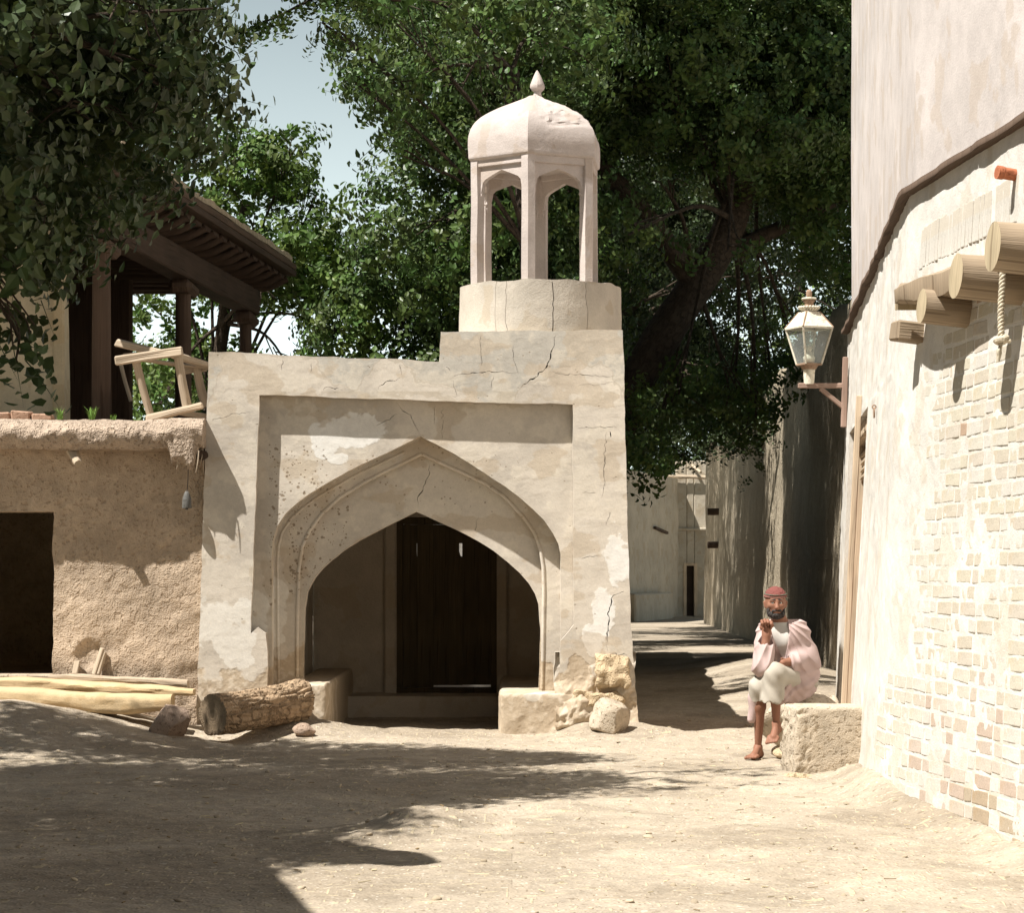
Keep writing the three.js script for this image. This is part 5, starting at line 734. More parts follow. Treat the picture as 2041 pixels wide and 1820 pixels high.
{ // large leaning tree over the lane
  const t = thing('leaning_tree', 'huge dark tree leaning over the lane behind the cupola', 'tree', null), r = rng(33), Z = 36;
  const tr = [[V(0.7, -0.2, -Z), 0.42], [V(1.15, 2.2, -Z), 0.34], [V(1.75, 4.1, -Z), 0.30], [V(2.75, 5.7, -Z), 0.27], [V(3.3, 6.7, -Z), 0.23], [V(3.7, 8.2, -Z), 0.17]];
  const front = [[-0.9, 6.2, 33, 1.35, 1.5, 1.5], [-0.1, 5.0, 33.5, 1.4, 1.5, 1.5], [-1.55, 4.7, 33, 1.15, 1.0, 1.2], [-1.0, 3.7, 32.5, 1.5, 0.9, 1.2], [0.8, 6.6, 35, 1.6, 1.8, 1.6], [0.8, 4.5, 36.5, 1.4, 1.3, 1.2], [-0.5, 8.2, 33.5, 1.7, 1.3, 1.8], [-0.2, 7.2, 35, 1.8, 1.6, 1.5]];
  const top = [[2.0, 8.6, 35, 2.3, 1.2, 2.4], [4.0, 8.4, 35.5, 2.2, 1.4, 2.4], [3.2, 7.6, 34, 1.6, 0.5, 1.2], [5.2, 7.4, 37, 1.5, 1.6, 2], [0.4, 10, 36, 2.6, 1.4, 3], [2.6, 10.2, 38, 3, 1.4, 3.6], [5.0, 10, 38, 2.6, 1.5, 3.6], [1.4, 9.4, 42.5, 3, 1.2, 3], [-0.8, 9.8, 39, 2, 1.2, 2.6], [3.8, 9.0, 43, 2.6, 1.2, 3], [-1, 11, 36, 2.4, 1.2, 3], [1.4, 11.8, 37, 3, 1.2, 4], [1.2, 10.2, 30.5, 2.0, 1.1, 2.4], [2.4, 9.8, 31, 1.9, 0.9, 2.2], [1.2, 12.2, 33, 2.4, 1.1, 2.6]];
  const back = [[2.4, 6.8, 47.5, 2.8, 3.6, 1.8], [5.0, 7.2, 48, 2.6, 4.0, 1.8], [0.2, 6.5, 46, 2.4, 3.4, 1.8], [6.8, 7.5, 47, 2.2, 4.2, 1.8], [3.6, 4.9, 45, 2.2, 1.2, 1.2], [5.6, 10.4, 49, 3.4, 2.4, 1.8], [2, 10.5, 49, 3.4, 2.4, 1.8], [3.0, 5.7, 51, 2.0, 1.2, 3], [3.6, 6.6, 42.5, 1.5, 0.9, 2.2]];
  const low = [[1.72, 3.35, 33.5, 0.30, 0.75, 0.3, 1.5, 1], [2.02, 2.95, 33.5, 0.20, 0.42, 0.2, 1.5, 1], [1.66, 2.55, 33.5, 0.12, 0.38, 0.15, 1.4, 1], [3.3, 4.0, 36, 0.65, 0.42, 0.5, 1.3], [2.4, 3.9, 35, 0.8, 0.6, 0.5, 1.5, 1], [2.3, 3.5, 38, 0.6, 0.45, 0.4, 1.3, 1], [3.75, 3.7, 37, 0.4, 0.45, 0.4, 1.2], [3.5, 4.1, 38, 0.75, 0.55, 0.5, 1.6, 1], [4.15, 4.5, 38.5, 0.6, 0.5, 0.5, 1.4, 1], [2.1, 6.7, 33, 0.7, 0.25, 0.5, 1.1], [1.55, 5.9, 32, 0.6, 0.18, 0.4, 1.2], [3.0, 5.9, 33.5, 0.7, 0.25, 0.4, 0.9], [4.4, 5.2, 38, 0.5, 0.5, 0.5, 1]];
  const ends = [tr[3][0], tr[4][0], tr[5][0]];
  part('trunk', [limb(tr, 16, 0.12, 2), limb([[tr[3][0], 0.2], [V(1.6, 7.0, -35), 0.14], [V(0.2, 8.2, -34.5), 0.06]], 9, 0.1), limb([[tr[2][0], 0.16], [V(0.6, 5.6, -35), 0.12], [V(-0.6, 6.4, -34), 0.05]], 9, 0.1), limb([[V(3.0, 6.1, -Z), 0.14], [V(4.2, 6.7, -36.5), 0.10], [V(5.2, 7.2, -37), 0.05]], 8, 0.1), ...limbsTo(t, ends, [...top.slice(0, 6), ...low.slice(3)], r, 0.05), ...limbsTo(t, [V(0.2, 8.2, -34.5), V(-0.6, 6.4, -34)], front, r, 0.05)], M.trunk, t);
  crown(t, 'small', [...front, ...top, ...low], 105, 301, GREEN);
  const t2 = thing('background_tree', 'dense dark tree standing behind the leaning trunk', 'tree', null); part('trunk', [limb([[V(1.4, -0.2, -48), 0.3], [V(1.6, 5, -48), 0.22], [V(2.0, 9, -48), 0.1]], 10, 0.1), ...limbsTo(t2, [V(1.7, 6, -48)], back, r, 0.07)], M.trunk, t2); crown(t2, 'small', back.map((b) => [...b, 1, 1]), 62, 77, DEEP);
}
{ // bright tree between veranda and gateway
  const t = thing('sunlit_tree', 'sunlit green tree rising between the veranda and the gateway', 'tree', null), r = rng(44);
  const b = [[-3.5, 6.35, 34, 1.15, 1.1, 1.1], [-2.75, 5.85, 34, 0.95, 0.7, 1.0], [-4.3, 6.9, 34.5, 1.1, 1.0, 1.0], [-2.2, 4.7, 33.5, 0.72, 0.95, 0.9], [-4.6, 4.45, 36, 0.85, 0.7, 0.8], [-5.1, 3.7, 34.5, 0.9, 0.55, 0.7], [-4.2, 3.5, 33, 0.5, 0.35, 0.4], [-3.1, 7.35, 34, 0.35, 0.45, 0.35, 0.8, 1], [-2.75, 6.75, 34, 0.5, 0.16, 0.3, 1.1, 1], [-3.05, 4.15, 34, 0.8, 0.35, 0.6], [-5.4, 5.4, 37, 1.2, 1.2, 1], [-4.9, 5.9, 34.6, 0.9, 0.9, 0.8], [-3.7, 4.05, 33.5, 0.16, 0.3, 0.2, 1.2, 1], [-3.45, 5.15, 33, 0.3, 0.2, 0.25, 1.2, 1], [-4.9, 4.0, 36.5, 0.9, 0.9, 0.5, 1.6, 1], [-4.15, 3.9, 36.5, 0.55, 0.75, 0.5, 1.5, 1]];
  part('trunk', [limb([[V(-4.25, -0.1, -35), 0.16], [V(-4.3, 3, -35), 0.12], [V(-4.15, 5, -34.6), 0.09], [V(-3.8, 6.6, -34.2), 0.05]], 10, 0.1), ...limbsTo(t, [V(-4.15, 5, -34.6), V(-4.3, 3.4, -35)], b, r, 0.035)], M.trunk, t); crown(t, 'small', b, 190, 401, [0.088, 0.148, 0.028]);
}
{ // boughs that hang into the gap of sky from a tree behind the gateway
  const t = thing('overhanging_tree', 'tree with drooping leafy boughs hanging into the gap of sky', 'tree', null), r = rng(45);
  const b = [[-1.25, 7.35, 26, 0.75, 0.65, 0.8], [-0.55, 6.75, 26.5, 0.8, 0.7, 0.8], [-1.75, 7.75, 26, 0.6, 0.32, 0.5], [-1.45, 6.5, 26, 0.42, 0.28, 0.35, 1.2], [0.4, 7.3, 27, 1.0, 0.8, 1], [-0.3, 7.8, 27, 1.2, 0.7, 1], [-1.72, 6.72, 26, 0.26, 0.14, 0.2, 1.4, 1], [-1.2, 6.0, 26.5, 0.4, 0.22, 0.3, 1.0, 1], [-2.05, 7.35, 26, 0.14, 0.3, 0.15, 1, 1]];
  const br = [[V(-1.2, 7.6, -26), 0.028], [V(-2.0, 7.62, -25.9), 0.018], [V(-2.55, 7.38, -25.9), 0.012], [V(-2.95, 7.22, -25.9), 0.005]];
  part('trunk', [limb([[V(0.35, -0.1, -26.6), 0.22], [V(0.3, 3, -26.6), 0.17], [V(0.2, 5, -26.8), 0.12], [V(0.0, 7, -26.8), 0.08]], 10, 0.1), limb(br, 7, 0.05), ...limbsTo(t, [V(0.2, 5, -26.8), V(0, 7, -26.8)], b, r, 0.03)], M.trunk, t);
  crown(t, 'big', b, 105, 501, GREEN, (rr) => { const o = [], c = new THREE.CatmullRomCurve3(br.map((x) => x[0])); for (let i = 0; i < 70; i++) o.push([c.getPoint(0.1 + 0.9 * rr()), V(rr() - 0.6, rr() * 0.6 - 0.75, rr() - 0.5).normalize(), 0.6 + 0.4 * rr()]); return o; });
}
{ // near tree on the left whose crown shades the ground
  const t = thing('mulberry_tree', 'near broad-leaved tree whose dark boughs hang over the veranda', 'tree', null), r = rng(46);
  const b = [[-3.1, 4.6, 14, 1.0, 0.8, 1.1, 1.7], [-2.25, 4.7, 14, 0.65, 0.5, 0.7, 1.7], [-3.2, 3.95, 13.8, 0.8, 0.6, 0.8, 1.7], [-2.5, 4.1, 14.3, 0.52, 0.46, 0.5, 1.8], [-3.2, 4.6, 17.0, 1.2, 0.8, 0.8, 1.8, 1], [-3.4, 5.4, 16.6, 1.2, 0.5, 0.8, 1.5, 1], [-2.95, 3.7, 14.6, 0.55, 0.4, 0.5, 2.2, 1], [-2.7, 4.9, 14.8, 1.0, 0.6, 0.8, 2.2, 1], [-2.98, 3.1, 14, 0.28, 0.5, 0.3, 2.2, 1], [-2.86, 2.78, 14, 0.13, 0.24, 0.16, 1.2, 1], [-2.05, 4.3, 14.4, 0.3, 0.2, 0.3, 0.9, 1], [-2.75, 3.55, 14.2, 0.3, 0.22, 0.3, 1.1, 1],
    [-4.5, 5.0, 14, 1.5, 1.2, 1.9, 1.3], [-5.5, 6.0, 13.5, 1.9, 1.4, 2.2, 1.3], [-5.35, 6.0, 12.6, 1.45, 1.1, 1.7, 1.6, 1], [-4.2, 6.2, 14.6, 1.2, 0.9, 1.5, 1.0], [-6.8, 6.0, 17.3, 1.6, 0.9, 0.9, 1.5, 1], [-5.5, 5.6, 17.5, 1.2, 0.7, 0.75, 1.5, 1], [-6.0, 5.2, 16.0, 1.4, 1.1, 1.1], [-5.0, 5.8, 16.4, 1.2, 0.9, 0.9], [-4.8, 5.2, 11.0, 1.4, 0.8, 1.2, 1.5, 1], [-4.3, 5.4, 11.2, 0.9, 0.6, 1.0, 1.6, 1], [-5.2, 5.6, 9.8, 1.4, 0.8, 1.2, 1.4, 1], [-6.2, 4.6, 14.5, 1.4, 1.2, 2], [-1.9, 5.9, 14.6, 0.8, 0.35, 0.7, 0.55], [-3.9, 5.6, 17.2, 1.0, 0.6, 0.7, 0.9], [-0.9, 5.7, 15.6, 0.7, 0.15, 0.3, 0.6]];
  part('trunk', [limb([[V(-5.0, -0.1, -14), 0.24], [V(-4.9, 2, -14), 0.19], [V(-4.6, 3.6, -14), 0.16], [V(-4.4, 5.2, -14), 0.10]], 12, 0.1), limb([[V(-4.6, 3.6, -14), 0.09], [V(-3.6, 4.3, -14), 0.05], [V(-2.6, 4.65, -14.1), 0.02], [V(-1.75, 4.72, -14.1), 0.006]], 8, 0.1), ...limbsTo(t, [V(-4.4, 5.2, -14), V(-4.6, 4.2, -14), V(-3.6, 4.3, -14)], b, r, 0.028)], M.trunk, t);
  crown(t, 'big', b, 130, 601, [0.042, 0.066, 0.019]);
}
{ // tree behind the veranda that keeps its roof in shade
  const t = thing('veranda_tree', 'dark tree rising behind and over the veranda roof', 'tree', null), r = rng(48), b = [[-4.9, 8.6, 24, 1.8, 1.1, 2, 1.2], [-4.7, 8.7, 27.5, 1.6, 1.0, 2, 1.2], [-6.8, 8.3, 26, 1.6, 1.3, 2.2], [-5.8, 6.6, 31.5, 1.4, 1.3, 1.2], [-3.6, 9.3, 26, 1.2, 0.8, 1.6]];
  part('trunk', [limb([[V(-6.4, -0.1, -32.5), 0.3], [V(-6.2, 4, -32.3), 0.22], [V(-5.9, 7, -30), 0.14], [V(-5.4, 8.4, -27), 0.08]], 10, 0.1), ...limbsTo(t, [V(-5.9, 7, -30), V(-5.4, 8.4, -27)], b, r, 0.04)], M.trunk, t); crown(t, 'small', b, 110, 801, DEEP); }
{ const t = thing('far_tree', 'low dark tree rising behind the shaded house at the lane end', 'tree', null), r = rng(49), b = [[3.2, 5.6, 80, 2.6, 1.6, 1.6, 1, 1], [6, 6.5, 82, 2.6, 2.2, 1.6, 1, 1]]; part('trunk', limb([[V(3.5, -0.1, -80.5), 0.3], [V(3.6, 4.5, -80.5), 0.2], [V(4.5, 6, -81), 0.1]], 9, 0.1), M.trunk, t); crown(t, 'big', b, 95, 803, GREEN); }
{ const t = thing('lane_tree', 'dark spreading tree over the far part of the lane wall', 'tree', null), r = rng(50), b = [[1.4, 8.6, 51, 2.6, 1.3, 3.2], [2.0, 8.8, 57.5, 2.6, 1.3, 3.2], [3.9, 9.2, 54, 2.0, 1.1, 3.2], [0.6, 7.2, 55, 1.6, 1.2, 3], [2.6, 9, 63, 2.4, 1.3, 2.8], [2.8, 6.1, 58, 2.2, 1.2, 3], [4.2, 6.8, 64, 1.8, 1.3, 3]]; part('trunk', [limb([[V(1.2, -0.1, -54), 0.32], [V(1.3, 4, -54), 0.24], [V(1.8, 7.5, -54.5), 0.14]], 10, 0.1), ...limbsTo(t, [V(1.3, 5, -54), V(1.8, 7.5, -54.5)], b, r, 0.06)], M.trunk, t); crown(t, 'big', b, 75, 805, GREEN); }
for (const [Z0, label, sd] of [[31, 'low dense garden tree just behind the gateway parapet', 901], [44, 'dense garden tree beyond the low mud wall of the lane', 905]]) { const t = thing('garden_tree', label, 'tree', 'trees in the garden behind the gateway'), b = []; for (let k = 0; k < 4; k++) for (const x of [-2.6, -0.9, 0.4]) b.push([x + 0.02 * Z0 - 1.3, 2.3 + 0.25 * ((k + x) % 1), Z0 + k * 4, 1.5, 1.6, 2.2, 1, 1]); part('trunk', limb([[V(-1, -0.1, -Z0 - 5), 0.2], [V(-0.9, 1.5, -Z0 - 5), 0.15], [V(-0.8, 3, -Z0 - 5), 0.08]], 8, 0.1), M.trunk, t); crown(t, 'big', b, 42, sd, DEEP); }
{ const t = thing('poplar', 'bright distant tree showing beyond the lane wall', 'tree', null), b = [[8.7, 9.8, 72, 1.6, 3.4, 1.8], [7.6, 7.5, 72, 1.6, 2.2, 1.6], [9.6, 7.5, 73, 1.4, 2.6, 1.6]]; part('trunk', limb([[V(8.6, -0.1, -72.3), 0.3], [V(8.7, 6, -72.3), 0.2], [V(8.7, 11, -72.3), 0.08]], 9, 0.1), M.trunk, t); crown(t, 'big', b, 26, 701, [0.11, 0.17, 0.035]); }
// ---------- seated man ----------
function surfaceNet(f, lo, hi, cell) {
  const n = [0, 1, 2].map((k) => Math.ceil((hi[k] - lo[k]) / cell) + 1), S = new Float32Array(n[0] * n[1] * n[2]), I = (i, j, k) => (k * n[1] + j) * n[0] + i;
  for (let k = 0; k < n[2]; k++) for (let j = 0; j < n[1]; j++) for (let i = 0; i < n[0]; i++) S[I(i, j, k)] = f(lo[0] + i * cell, lo[1] + j * cell, lo[2] + k * cell);
  const vid = new Int32Array(S.length).fill(-1), pos = [], idx = [];
  for (let k = 0; k < n[2] - 1; k++) for (let j = 0; j < n[1] - 1; j++) for (let i = 0; i < n[0] - 1; i++) { let c = 0, x = 0, y = 0, z = 0; for (let a = 0; a < 8; a++) for (let q = 0; q < 3; q++) { if (a & (1 << q)) continue; const b = a | (1 << q), A = S[I(i + (a & 1), j + ((a >> 1) & 1), k + (a >> 2))], B = S[I(i + (b & 1), j + ((b >> 1) & 1), k + (b >> 2))]; if ((A < 0) === (B < 0)) continue; const t = A / (A - B), p = [a & 1, (a >> 1) & 1, a >> 2]; p[q] += t; x += p[0]; y += p[1]; z += p[2]; c++; } if (c) { vid[I(i, j, k)] = pos.length / 3; pos.push(lo[0] + (i + x / c) * cell, lo[1] + (j + y / c) * cell, lo[2] + (k + z / c) * cell); } }
  const quad = (a, b, c, d, flip) => { if (a < 0 || b < 0 || c < 0 || d < 0) return; flip ? idx.push(a, c, b, a, d, c) : idx.push(a, b, c, a, c, d); };
  for (let k = 1; k < n[2] - 1; k++) for (let j = 1; j < n[1] - 1; j++) for (let i = 1; i < n[0] - 1; i++) { const s = S[I(i, j, k)] < 0; if (s !== S[I(i + 1, j, k)] < 0) quad(vid[I(i, j - 1, k - 1)], vid[I(i, j, k - 1)], vid[I(i, j, k)], vid[I(i, j - 1, k)], !s); if (s !== S[I(i, j + 1, k)] < 0) quad(vid[I(i - 1, j, k - 1)], vid[I(i - 1, j, k)], vid[I(i, j, k)], vid[I(i, j, k - 1)], !s); if (s !== S[I(i, j, k + 1)] < 0) quad(vid[I(i - 1, j - 1, k)], vid[I(i, j - 1, k)], vid[I(i, j, k)], vid[I(i - 1, j, k)], !s); }
  const g = new THREE.BufferGeometry(); g.setAttribute('position', new THREE.Float32BufferAttribute(pos, 3)); g.setIndex(idx);
  // normals from the field
  const nor = new Float32Array(pos.length), e = cell * 0.5; for (let q = 0; q < pos.length; q += 3) { const x = pos[q], y = pos[q + 1], z = pos[q + 2], v = V(f(x + e, y, z) - f(x - e, y, z), f(x, y + e, z) - f(x, y - e, z), f(x, y, z + e) - f(x, y, z - e)).normalize(); nor[q] = v.x; nor[q + 1] = v.y; nor[q + 2] = v.z; }
  g.setAttribute('normal', new THREE.BufferAttribute(nor, 3)); const uv = new Float32Array(pos.length / 3 * 2); for (let q = 0; q < pos.length / 3; q++) { uv[2 * q] = pos[3 * q] + pos[3 * q + 2] * 0.6; uv[2 * q + 1] = pos[3 * q + 1]; } g.setAttribute('uv', new THREE.BufferAttribute(uv, 2)); return g;
}
const cap = (a, b, ra, rb) => { const dx = b[0] - a[0], dy = b[1] - a[1], dz = b[2] - a[2], L = dx * dx + dy * dy + dz * dz; return (x, y, z) => { const px = x - a[0], py = y - a[1], pz = z - a[2], t = clamp((px * dx + py * dy + pz * dz) / L), qx = px - dx * t, qy = py - dy * t, qz = pz - dz * t; return Math.sqrt(qx * qx + qy * qy + qz * qz) - lerp(ra, rb, t); }; };
const ell = (c, r) => (x, y, z) => { const a = (x - c[0]) / r[0], b = (y - c[1]) / r[1], d = (z - c[2]) / r[2], k = Math.sqrt(a * a + b * b + d * d); return (k - 1) * Math.min(...r); };
const smin = (a, b, k) => { const h = Math.max(k - Math.abs(a - b), 0) / k; return Math.min(a, b) - h * h * k * 0.25; };
const blend = (list, k) => (x, y, z) => { let d = 1e3; for (const f of list) d = smin(d, f(x, y, z), k); return d; };
{
  const man = thing('person', 'man in pink robe and red cap sitting cross-legged, hand at chin', 'person', null, V(P(1542, 0, 18.4).x, groundY(P(1542, 0, 18.4).x, 18.3), -18.45));
  const J = { hip: [0.20, 0.60, -0.12], waist: [0.17, 0.73, -0.09], chest: [0.11, 0.91, -0.03], neck: [0.045, 1.045, 0.02], head: [0.012, 1.175, 0.055], sR: [-0.055, 0.97, 0.03], sL: [0.19, 0.955, -0.05], eR: [-0.105, 0.705, 0.24], wR: [-0.072, 0.945, 0.195], eL: [0.265, 0.745, 0.02], wL: [0.11, 0.735, 0.17], hL: [0.26, 0.585, -0.10], hR: [0.12, 0.585, -0.12], kTop: [-0.025, 0.645, 0.27], aTop: [-0.004, 0.275, 0.25], kLow: [-0.12, 0.545, 0.20], aLow: [-0.128, 0.085, 0.12] };
  const skin = new THREE.MeshPhysicalMaterial({ color: C(0.25, 0.118, 0.075), roughness: 0.6, specularIntensity: 0.4 });
  // body under the clothes: torso, neck, arms and legs in one skin
  const bodyF = blend([cap(J.hip, J.waist, 0.13, 0.115), cap(J.waist, J.chest, 0.115, 0.13), cap([0.0, 0.955, 0.0], [0.17, 0.945, -0.04], 0.07, 0.07), cap(J.chest, J.neck, 0.09, 0.055), cap(J.neck, [0.02, 1.11, 0.035], 0.052, 0.05), cap(J.sR, J.eR, 0.05, 0.042), cap(J.eR, J.wR, 0.042, 0.028), cap(J.wR, [-0.075, 0.985, 0.185], 0.028, 0.034), cap(J.sL, J.eL, 0.045, 0.036), cap(J.eL, J.wL, 0.036, 0.028), cap(J.wL, [0.05, 0.73, 0.21], 0.03, 0.03), cap(J.hL, J.kTop, 0.085, 0.058), cap(J.kTop, [-0.012, 0.50, 0.275], 0.055, 0.052), cap([-0.012, 0.50, 0.275], J.aTop, 0.045, 0.026), cap(J.hR, J.kLow, 0.085, 0.058), cap(J.kLow, [-0.122, 0.40, 0.18], 0.052, 0.044), cap([-0.122, 0.40, 0.18], J.aLow, 0.044, 0.026)], 0.03);
  const foot = (ank, heel, ball, toe, side) => { const L = [cap(ank, heel, 0.029, 0.028), cap(ank, ball, 0.026, 0.020), cap(heel, ball, 0.025, 0.024)], f = blend(L, 0.03); const toes = []; for (let k = 0; k < 5; k++) { const t = k / 4 - 0.5, s = 0.068 * t, len = k === 0 ? 1 : 1.0 - 0.10 * k; const b = [ball[0] + side[0] * s, ball[1] + side[1] * s, ball[2] + side[2] * s], e = [lerp(b[0], toe[0] + side[0] * s, len), lerp(b[1], toe[1] + side[1] * s, len), lerp(b[2], toe[2] + side[2] * s, len)]; toes.push(cap(b, e, 0.013, k === 0 ? 0.012 : 0.009)); } return (x, y, z) => { let d = f(x, y, z); for (const q of toes) d = smin(d, q(x, y, z), 0.012); return d; }; };
  const footLow = foot(J.aLow, [-0.112, 0.030, 0.075], [-0.172, 0.024, 0.215], [-0.205, 0.013, 0.275], [0.92, 0, 0.38]), footTop = foot(J.aTop, [0.012, 0.235, 0.225], [-0.032, 0.175, 0.315], [-0.055, 0.13, 0.36], [0.95, -0.1, 0.28]);
  // head: skull, jaw, nose, brow, ears; mouth and eye hollows
  const H = J.head, hp = (x, y, z) => [H[0] + x, H[1] + y, H[2] + z];
  const headBase = blend([ell(hp(0, 0.02, -0.012), [0.078, 0.098, 0.096]), ell(hp(0.0, -0.05, 0.02), [0.056, 0.07, 0.066])], 0.04), nose = cap(hp(0.0, 0.012, 0.084), hp(0.0, -0.028, 0.104), 0.009, 0.016), brow = cap(hp(-0.04, 0.026, 0.076), hp(0.04, 0.026, 0.076), 0.012, 0.012), ears = [cap(hp(-0.080, 0.012, -0.012), hp(-0.076, -0.022, -0.008), 0.013, 0.010), cap(hp(0.080, 0.012, -0.012), hp(0.076, -0.022, -0.008), 0.013, 0.010)], cheeks = [ell(hp(-0.04, -0.012, 0.060), [0.024, 0.02, 0.022]), ell(hp(0.04, -0.012, 0.060), [0.024, 0.02, 0.022])], eyes = [ell(hp(-0.03, 0.008, 0.088), [0.017, 0.009, 0.014]), ell(hp(0.03, 0.008, 0.088), [0.017, 0.009, 0.014])], lips = cap(hp(-0.02, -0.062, 0.082), hp(0.02, -0.062, 0.082), 0.008, 0.008);
  const headF = (x, y, z) => { let d = headBase(x, y, z); d = smin(d, brow(x, y, z), 0.015); for (const c of cheeks) d = smin(d, c(x, y, z), 0.02); d = smin(d, nose(x, y, z), 0.010); d = smin(d, lips(x, y, z), 0.01); for (const e of ears) d = smin(d, e(x, y, z), 0.008); for (const e of eyes) d = Math.max(d, -e(x, y, z)); d = smin(d, cap(J.neck, hp(0, -0.05, -0.015), 0.052, 0.05)(x, y, z), 0.02); return d; };
  // right hand: loose fist under the chin, four curled fingers and the thumb on its side
  const fing = []; for (let k = 0; k < 4; k++) { const x = -0.108 + k * 0.0225, up = [0.008, 0.016, 0.014, 0.002][k]; fing.push(cap([x, 1.008, 0.186], [x - 0.002, 1.040 + up, 0.212], 0.0105, 0.010), cap([x - 0.002, 1.040 + up, 0.212], [x, 1.022 + up, 0.242], 0.010, 0.0095), cap([x, 1.022 + up, 0.242], [x + 0.001, 1.0 + up, 0.226], 0.0095, 0.008)); }
  const thumb = [cap([-0.052, 0.985, 0.195], [-0.030, 1.012, 0.222], 0.012, 0.011), cap([-0.030, 1.012, 0.222], [-0.034, 1.038, 0.232], 0.011, 0.009)], palm = blend([cap([-0.104, 0.998, 0.184], [-0.046, 0.998, 0.184], 0.020, 0.020), cap(J.wR, [-0.075, 0.99, 0.185], 0.027, 0.026)], 0.02);
  const handF = (x, y, z) => { let d = palm(x, y, z); for (const f of [...fing, ...thumb]) d = smin(d, f(x, y, z), 0.006); return d; };
  const handL = (() => { const L = [cap(J.wL, [0.06, 0.728, 0.205], 0.028, 0.026)], f = []; for (let k = 0; k < 4; k++) { const s = k * 0.021; f.push(cap([0.075 - s * 0.3, 0.742 - s * 0.6, 0.20 + s * 0.5], [0.02 - s * 0.3, 0.728 - s * 0.6, 0.235 + s * 0.4], 0.010, 0.009), cap([0.02 - s * 0.3, 0.728 - s * 0.6, 0.235 + s * 0.4], [0.0, 0.705 - s * 0.5, 0.235 + s * 0.4], 0.009, 0.008)); } f.push(cap([0.08, 0.75, 0.19], [0.04, 0.762, 0.215], 0.011, 0.009)); const b = blend(L, 0.02); return (x, y, z) => { let d = b(x, y, z); for (const q of f) d = smin(d, q(x, y, z), 0.007); return d; }; })();
  part('body', [surfaceNet(bodyF, [-0.26, 0.02, -0.30], [0.42, 1.16, 0.40], 0.011), surfaceNet(headF, [-0.1, 1.03, -0.09], [0.12, 1.32, 0.19], 0.0045), surfaceNet(handF, [-0.14, 0.93, 0.14], [0.0, 1.08, 0.28], 0.0035), surfaceNet(handL, [-0.04, 0.66, 0.13], [0.15, 0.80, 0.31], 0.004), surfaceNet(footLow, [-0.28, -0.02, 0.02], [-0.04, 0.13, 0.32], 0.0042), surfaceNet(footTop, [-0.13, 0.11, 0.16], [0.08, 0.33, 0.42], 0.0042)], skin, man);
  const dark = new THREE.MeshPhysicalMaterial({ color: C(0.035, 0.028, 0.025), roughness: 0.8 });
  const beardF = (x, y, z) => { let d = blend([ell(hp(0, -0.085, 0.05), [0.046, 0.034, 0.044]), ell(hp(-0.052, -0.05, 0.025), [0.018, 0.04, 0.04]), ell(hp(0.052, -0.05, 0.025), [0.018, 0.04, 0.04])], 0.03)(x, y, z) + 0.004 * n3(x * 160, y * 90, z * 160); d = smin(d, cap(hp(-0.03, -0.052, 0.084), hp(0.03, -0.052, 0.084), 0.009, 0.009)(x, y, z) + 0.002 * n3(x * 200, y * 100, z * 200), 0.006); return Math.max(d, -ell(hp(0, -0.066, 0.098), [0.019, 0.006, 0.02])(x, y, z)); };
  part('beard', surfaceNet(beardF, [-0.08, 1.03, -0.02], [0.1, 1.17, 0.18], 0.004), dark, man);
  const eyeW = new THREE.MeshPhysicalMaterial({ color: C(0.65, 0.62, 0.58), roughness: 0.3 }); for (const s of [-1, 1]) { const e = part('eye', new THREE.SphereGeometry(0.011, 12, 10).translate(...hp(s * 0.03, 0.009, 0.0745)), eyeW, man); part('iris', new THREE.SphereGeometry(0.0055, 10, 8).translate(...hp(s * 0.03 - 0.001, 0.009, 0.0815)), dark, e); part('eyebrow', surfaceNet(cap(hp(s * 0.046, 0.030, 0.082), hp(s * 0.014, 0.034, 0.090), 0.0045, 0.005), [H[0] - 0.07, H[1] + 0.01, 0.11], [H[0] + 0.07, H[1] + 0.06, 0.18], 0.003), dark, man); }
  // embroidered skullcap
  const capRed = mat(texCloth, [0.20, 0.07, 0.06], 0.004, 0.9), capF = (x, y, z) => Math.max(ell(hp(0, 0.042, -0.016), [0.088, 0.092, 0.104])(x, y, z) + 0.002 * n3(x * 90, y * 90, z * 90), (H[1] + 0.052) - y + (z - H[2]) * 0.12); const cp = part('skullcap', surfaceNet(capF, [-0.1, 1.19, -0.09], [0.12, 1.33, 0.18], 0.004), capRed, man);
  const ring = (dy, c, rr) => part('cap_band', new THREE.TorusGeometry(1, 0.05, 8, 40).rotateX(Math.PI / 2).scale(0.085 * rr, 0.07, 0.100 * rr).rotateX(0.12).translate(...hp(0, dy, -0.014)), mat(texCloth, c, 0.003, 0.9), cp); ring(0.060, [0.30, 0.15, 0.12], 1.0); ring(0.078, [0.12, 0.16, 0.12], 0.96);
  // clothes: folds come from the cloth's own surface
  const fold = (x, y, z, ax, f, s) => { const q = x * ax[0] + y * ax[1] + z * ax[2]; return Math.sin(q * f + 3 * n3(x * 6 + s, y * 6, z * 6)) * 0.5 + 0.6 * n3(x * 11 + s, y * 11, z * 11); };
  const shirtM = mat(texCloth, [0.58, 0.55, 0.51], 0.003, 0.95), robeM = mat(texCloth, [0.50, 0.375, 0.35], 0.003, 0.95), trouM = mat(texCloth, [0.45, 0.405, 0.34], 0.003, 0.95);
  const torso = blend([cap(J.hip, J.waist, 0.15, 0.135), cap(J.waist, J.chest, 0.135, 0.148), cap([0.0, 0.955, 0.0], [0.18, 0.945, -0.04], 0.082, 0.085), cap(J.chest, J.neck, 0.105, 0.066)], 0.05);
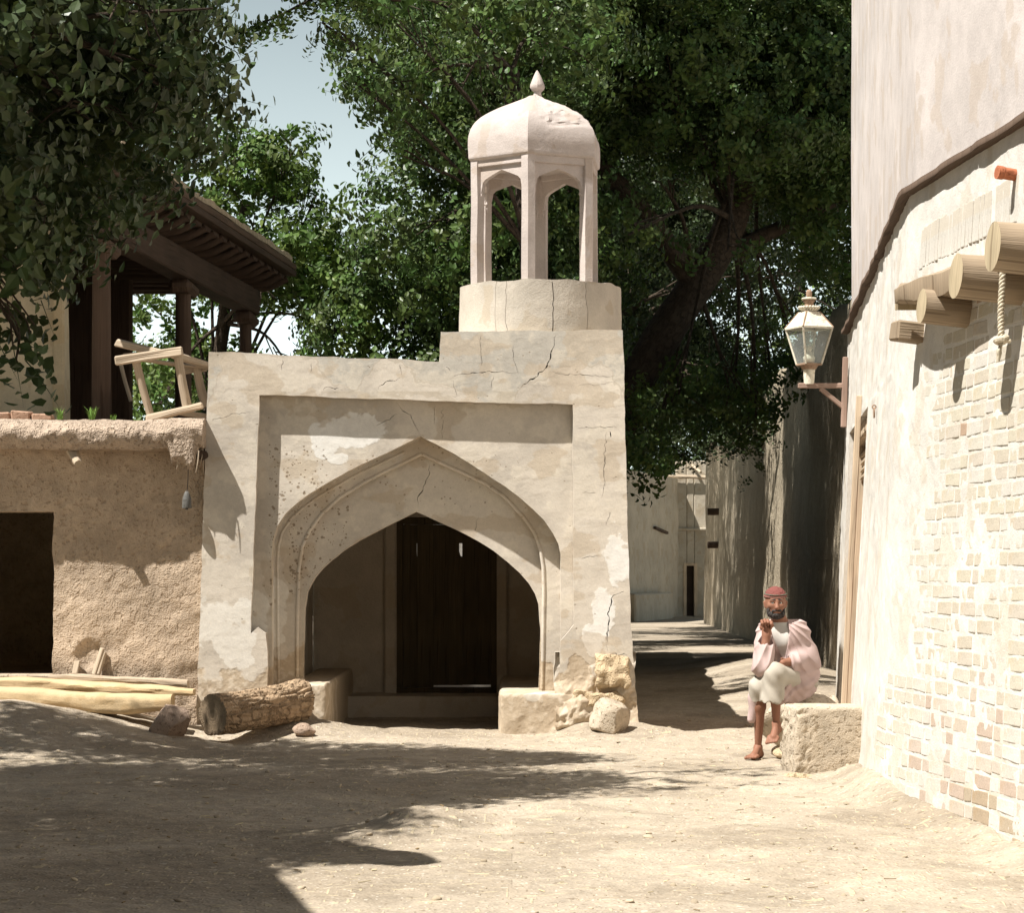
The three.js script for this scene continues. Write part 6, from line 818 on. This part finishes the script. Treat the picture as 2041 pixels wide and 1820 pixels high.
  const shirtF = (x, y, z) => Math.max(torso(x, y, z) + 0.004 + 0.004 * fold(x, y, z, [1, 0.2, 0], 60, 3), y - 1.035 - 0.4 * Math.max(0, -z), 0.62 - y); part('shirt', surfaceNet(shirtF, [-0.14, 0.60, -0.28], [0.36, 1.10, 0.16], 0.009), shirtM, man);
  const armL = blend([cap([0.07, 1.02, 0.0], [0.18, 0.975, -0.04], 0.05, 0.06), cap([0.18, 0.965, -0.04], [0.282, 0.735, 0.0], 0.060, 0.066), cap([0.12, 0.95, -0.02], [0.22, 0.68, -0.05], 0.115, 0.13), cap([0.285, 0.735, 0.0], [0.16, 0.725, 0.13], 0.068, 0.06), cap([0.27, 0.80, 0.0], [0.13, 0.735, 0.16], 0.06, 0.048)], 0.05), armR = blend([cap(J.sR, J.eR, 0.075, 0.078), cap(J.eR, [-0.085, 0.83, 0.215], 0.074, 0.072)], 0.05), hollow = cap([-0.085, 0.80, 0.215], [-0.072, 0.93, 0.2], 0.052, 0.062);
  const skirt = blend([cap([0.185, 0.60, -0.12], [0.05, 0.60, 0.10], 0.15, 0.11), cap([0.245, 0.66, -0.08], [0.19, 0.57, 0.04], 0.09, 0.10), cap([0.13, 0.52, -0.04], [0.03, 0.49, 0.12], 0.11, 0.08), cap([-0.06, 0.53, 0.14], [-0.145, 0.47, 0.17], 0.07, 0.05), cap([-0.145, 0.47, 0.17], [-0.18, 0.30, 0.16], 0.05, 0.032), cap([-0.12, 0.45, 0.13], [-0.13, 0.33, 0.11], 0.05, 0.04)], 0.06);
  const robeF = (x, y, z) => { let d = smin(torso(x, y, z) - 0.012, armL(x, y, z), 0.05); d = smin(d, armR(x, y, z), 0.03); const sk = Math.max(skirt(x, y, z), y - 0.80); d = smin(d, sk, 0.05); { const an = Math.atan2(1.08 - y, x - 0.02), rad = Math.hypot(1.08 - y, x - 0.02), up = smooth(0.60, 0.72, y); const wv = Math.sin(an * 15 + 1.6 * n3(x * 4, y * 4, z * 4)); d += up * smooth(0.03, 0.2, rad) * 0.012 * (Math.abs(wv) - 0.6) + (1 - up) * smooth(-0.14, -0.04, x) * 0.008 * Math.sin((y * 0.9 - x * 0.5 + z * 0.2) * 62 + 2.5 * n3(x * 6, y * 6, z * 6)) + 0.004 * fold(x, y, z, [1, 0.3, 0.4], 110, 5); }
    d = Math.max(d, -hollow(x, y, z)); const cx = lerp(0.10, 0.045, clamp((y - 0.74) / 0.28)), w = lerp(0.008, 0.075, clamp((y - 0.76) / 0.2)); if (z > -0.03) d = Math.max(d, Math.min(w - Math.abs(x - cx + 0.02), (y - 0.76))); d = Math.max(d, y - 1.055 + 0.25 * Math.max(0, z)); return Math.max(d, 0.27 - y); };
  part('robe', surfaceNet(robeF, [-0.26, 0.24, -0.34], [0.42, 1.12, 0.36], 0.006), robeM, man);
  const trouF = (x, y, z) => { let d = smin(blend([cap(J.hL, J.kTop, 0.105, 0.082), cap(J.kTop, [-0.035, 0.44, 0.265], 0.078, 0.090)], 0.05)(x, y, z), blend([cap(J.hR, J.kLow, 0.10, 0.078), cap(J.kLow, [-0.125, 0.42, 0.175], 0.076, 0.062)], 0.05)(x, y, z), 0.02); d += 0.006 * fold(x, y, z, [0.75, 0.6, 0.2], 74, 8); d = Math.max(d, -cap([-0.03, 0.50, 0.27], [-0.035, 0.36, 0.265], 0.066, 0.080)(x, y, z)); return Math.max(d, 0.435 + 0.02 * n3(x * 30, 1, z * 30) - y); };
  part('trousers', surfaceNet(trouF, [-0.24, 0.38, -0.26], [0.40, 0.78, 0.40], 0.0075), trouM, man);
}
scene.traverse((o) => { if (o.isMesh) { o.castShadow = true; o.receiveShadow = true; } });
renderer.render(scene, camera);
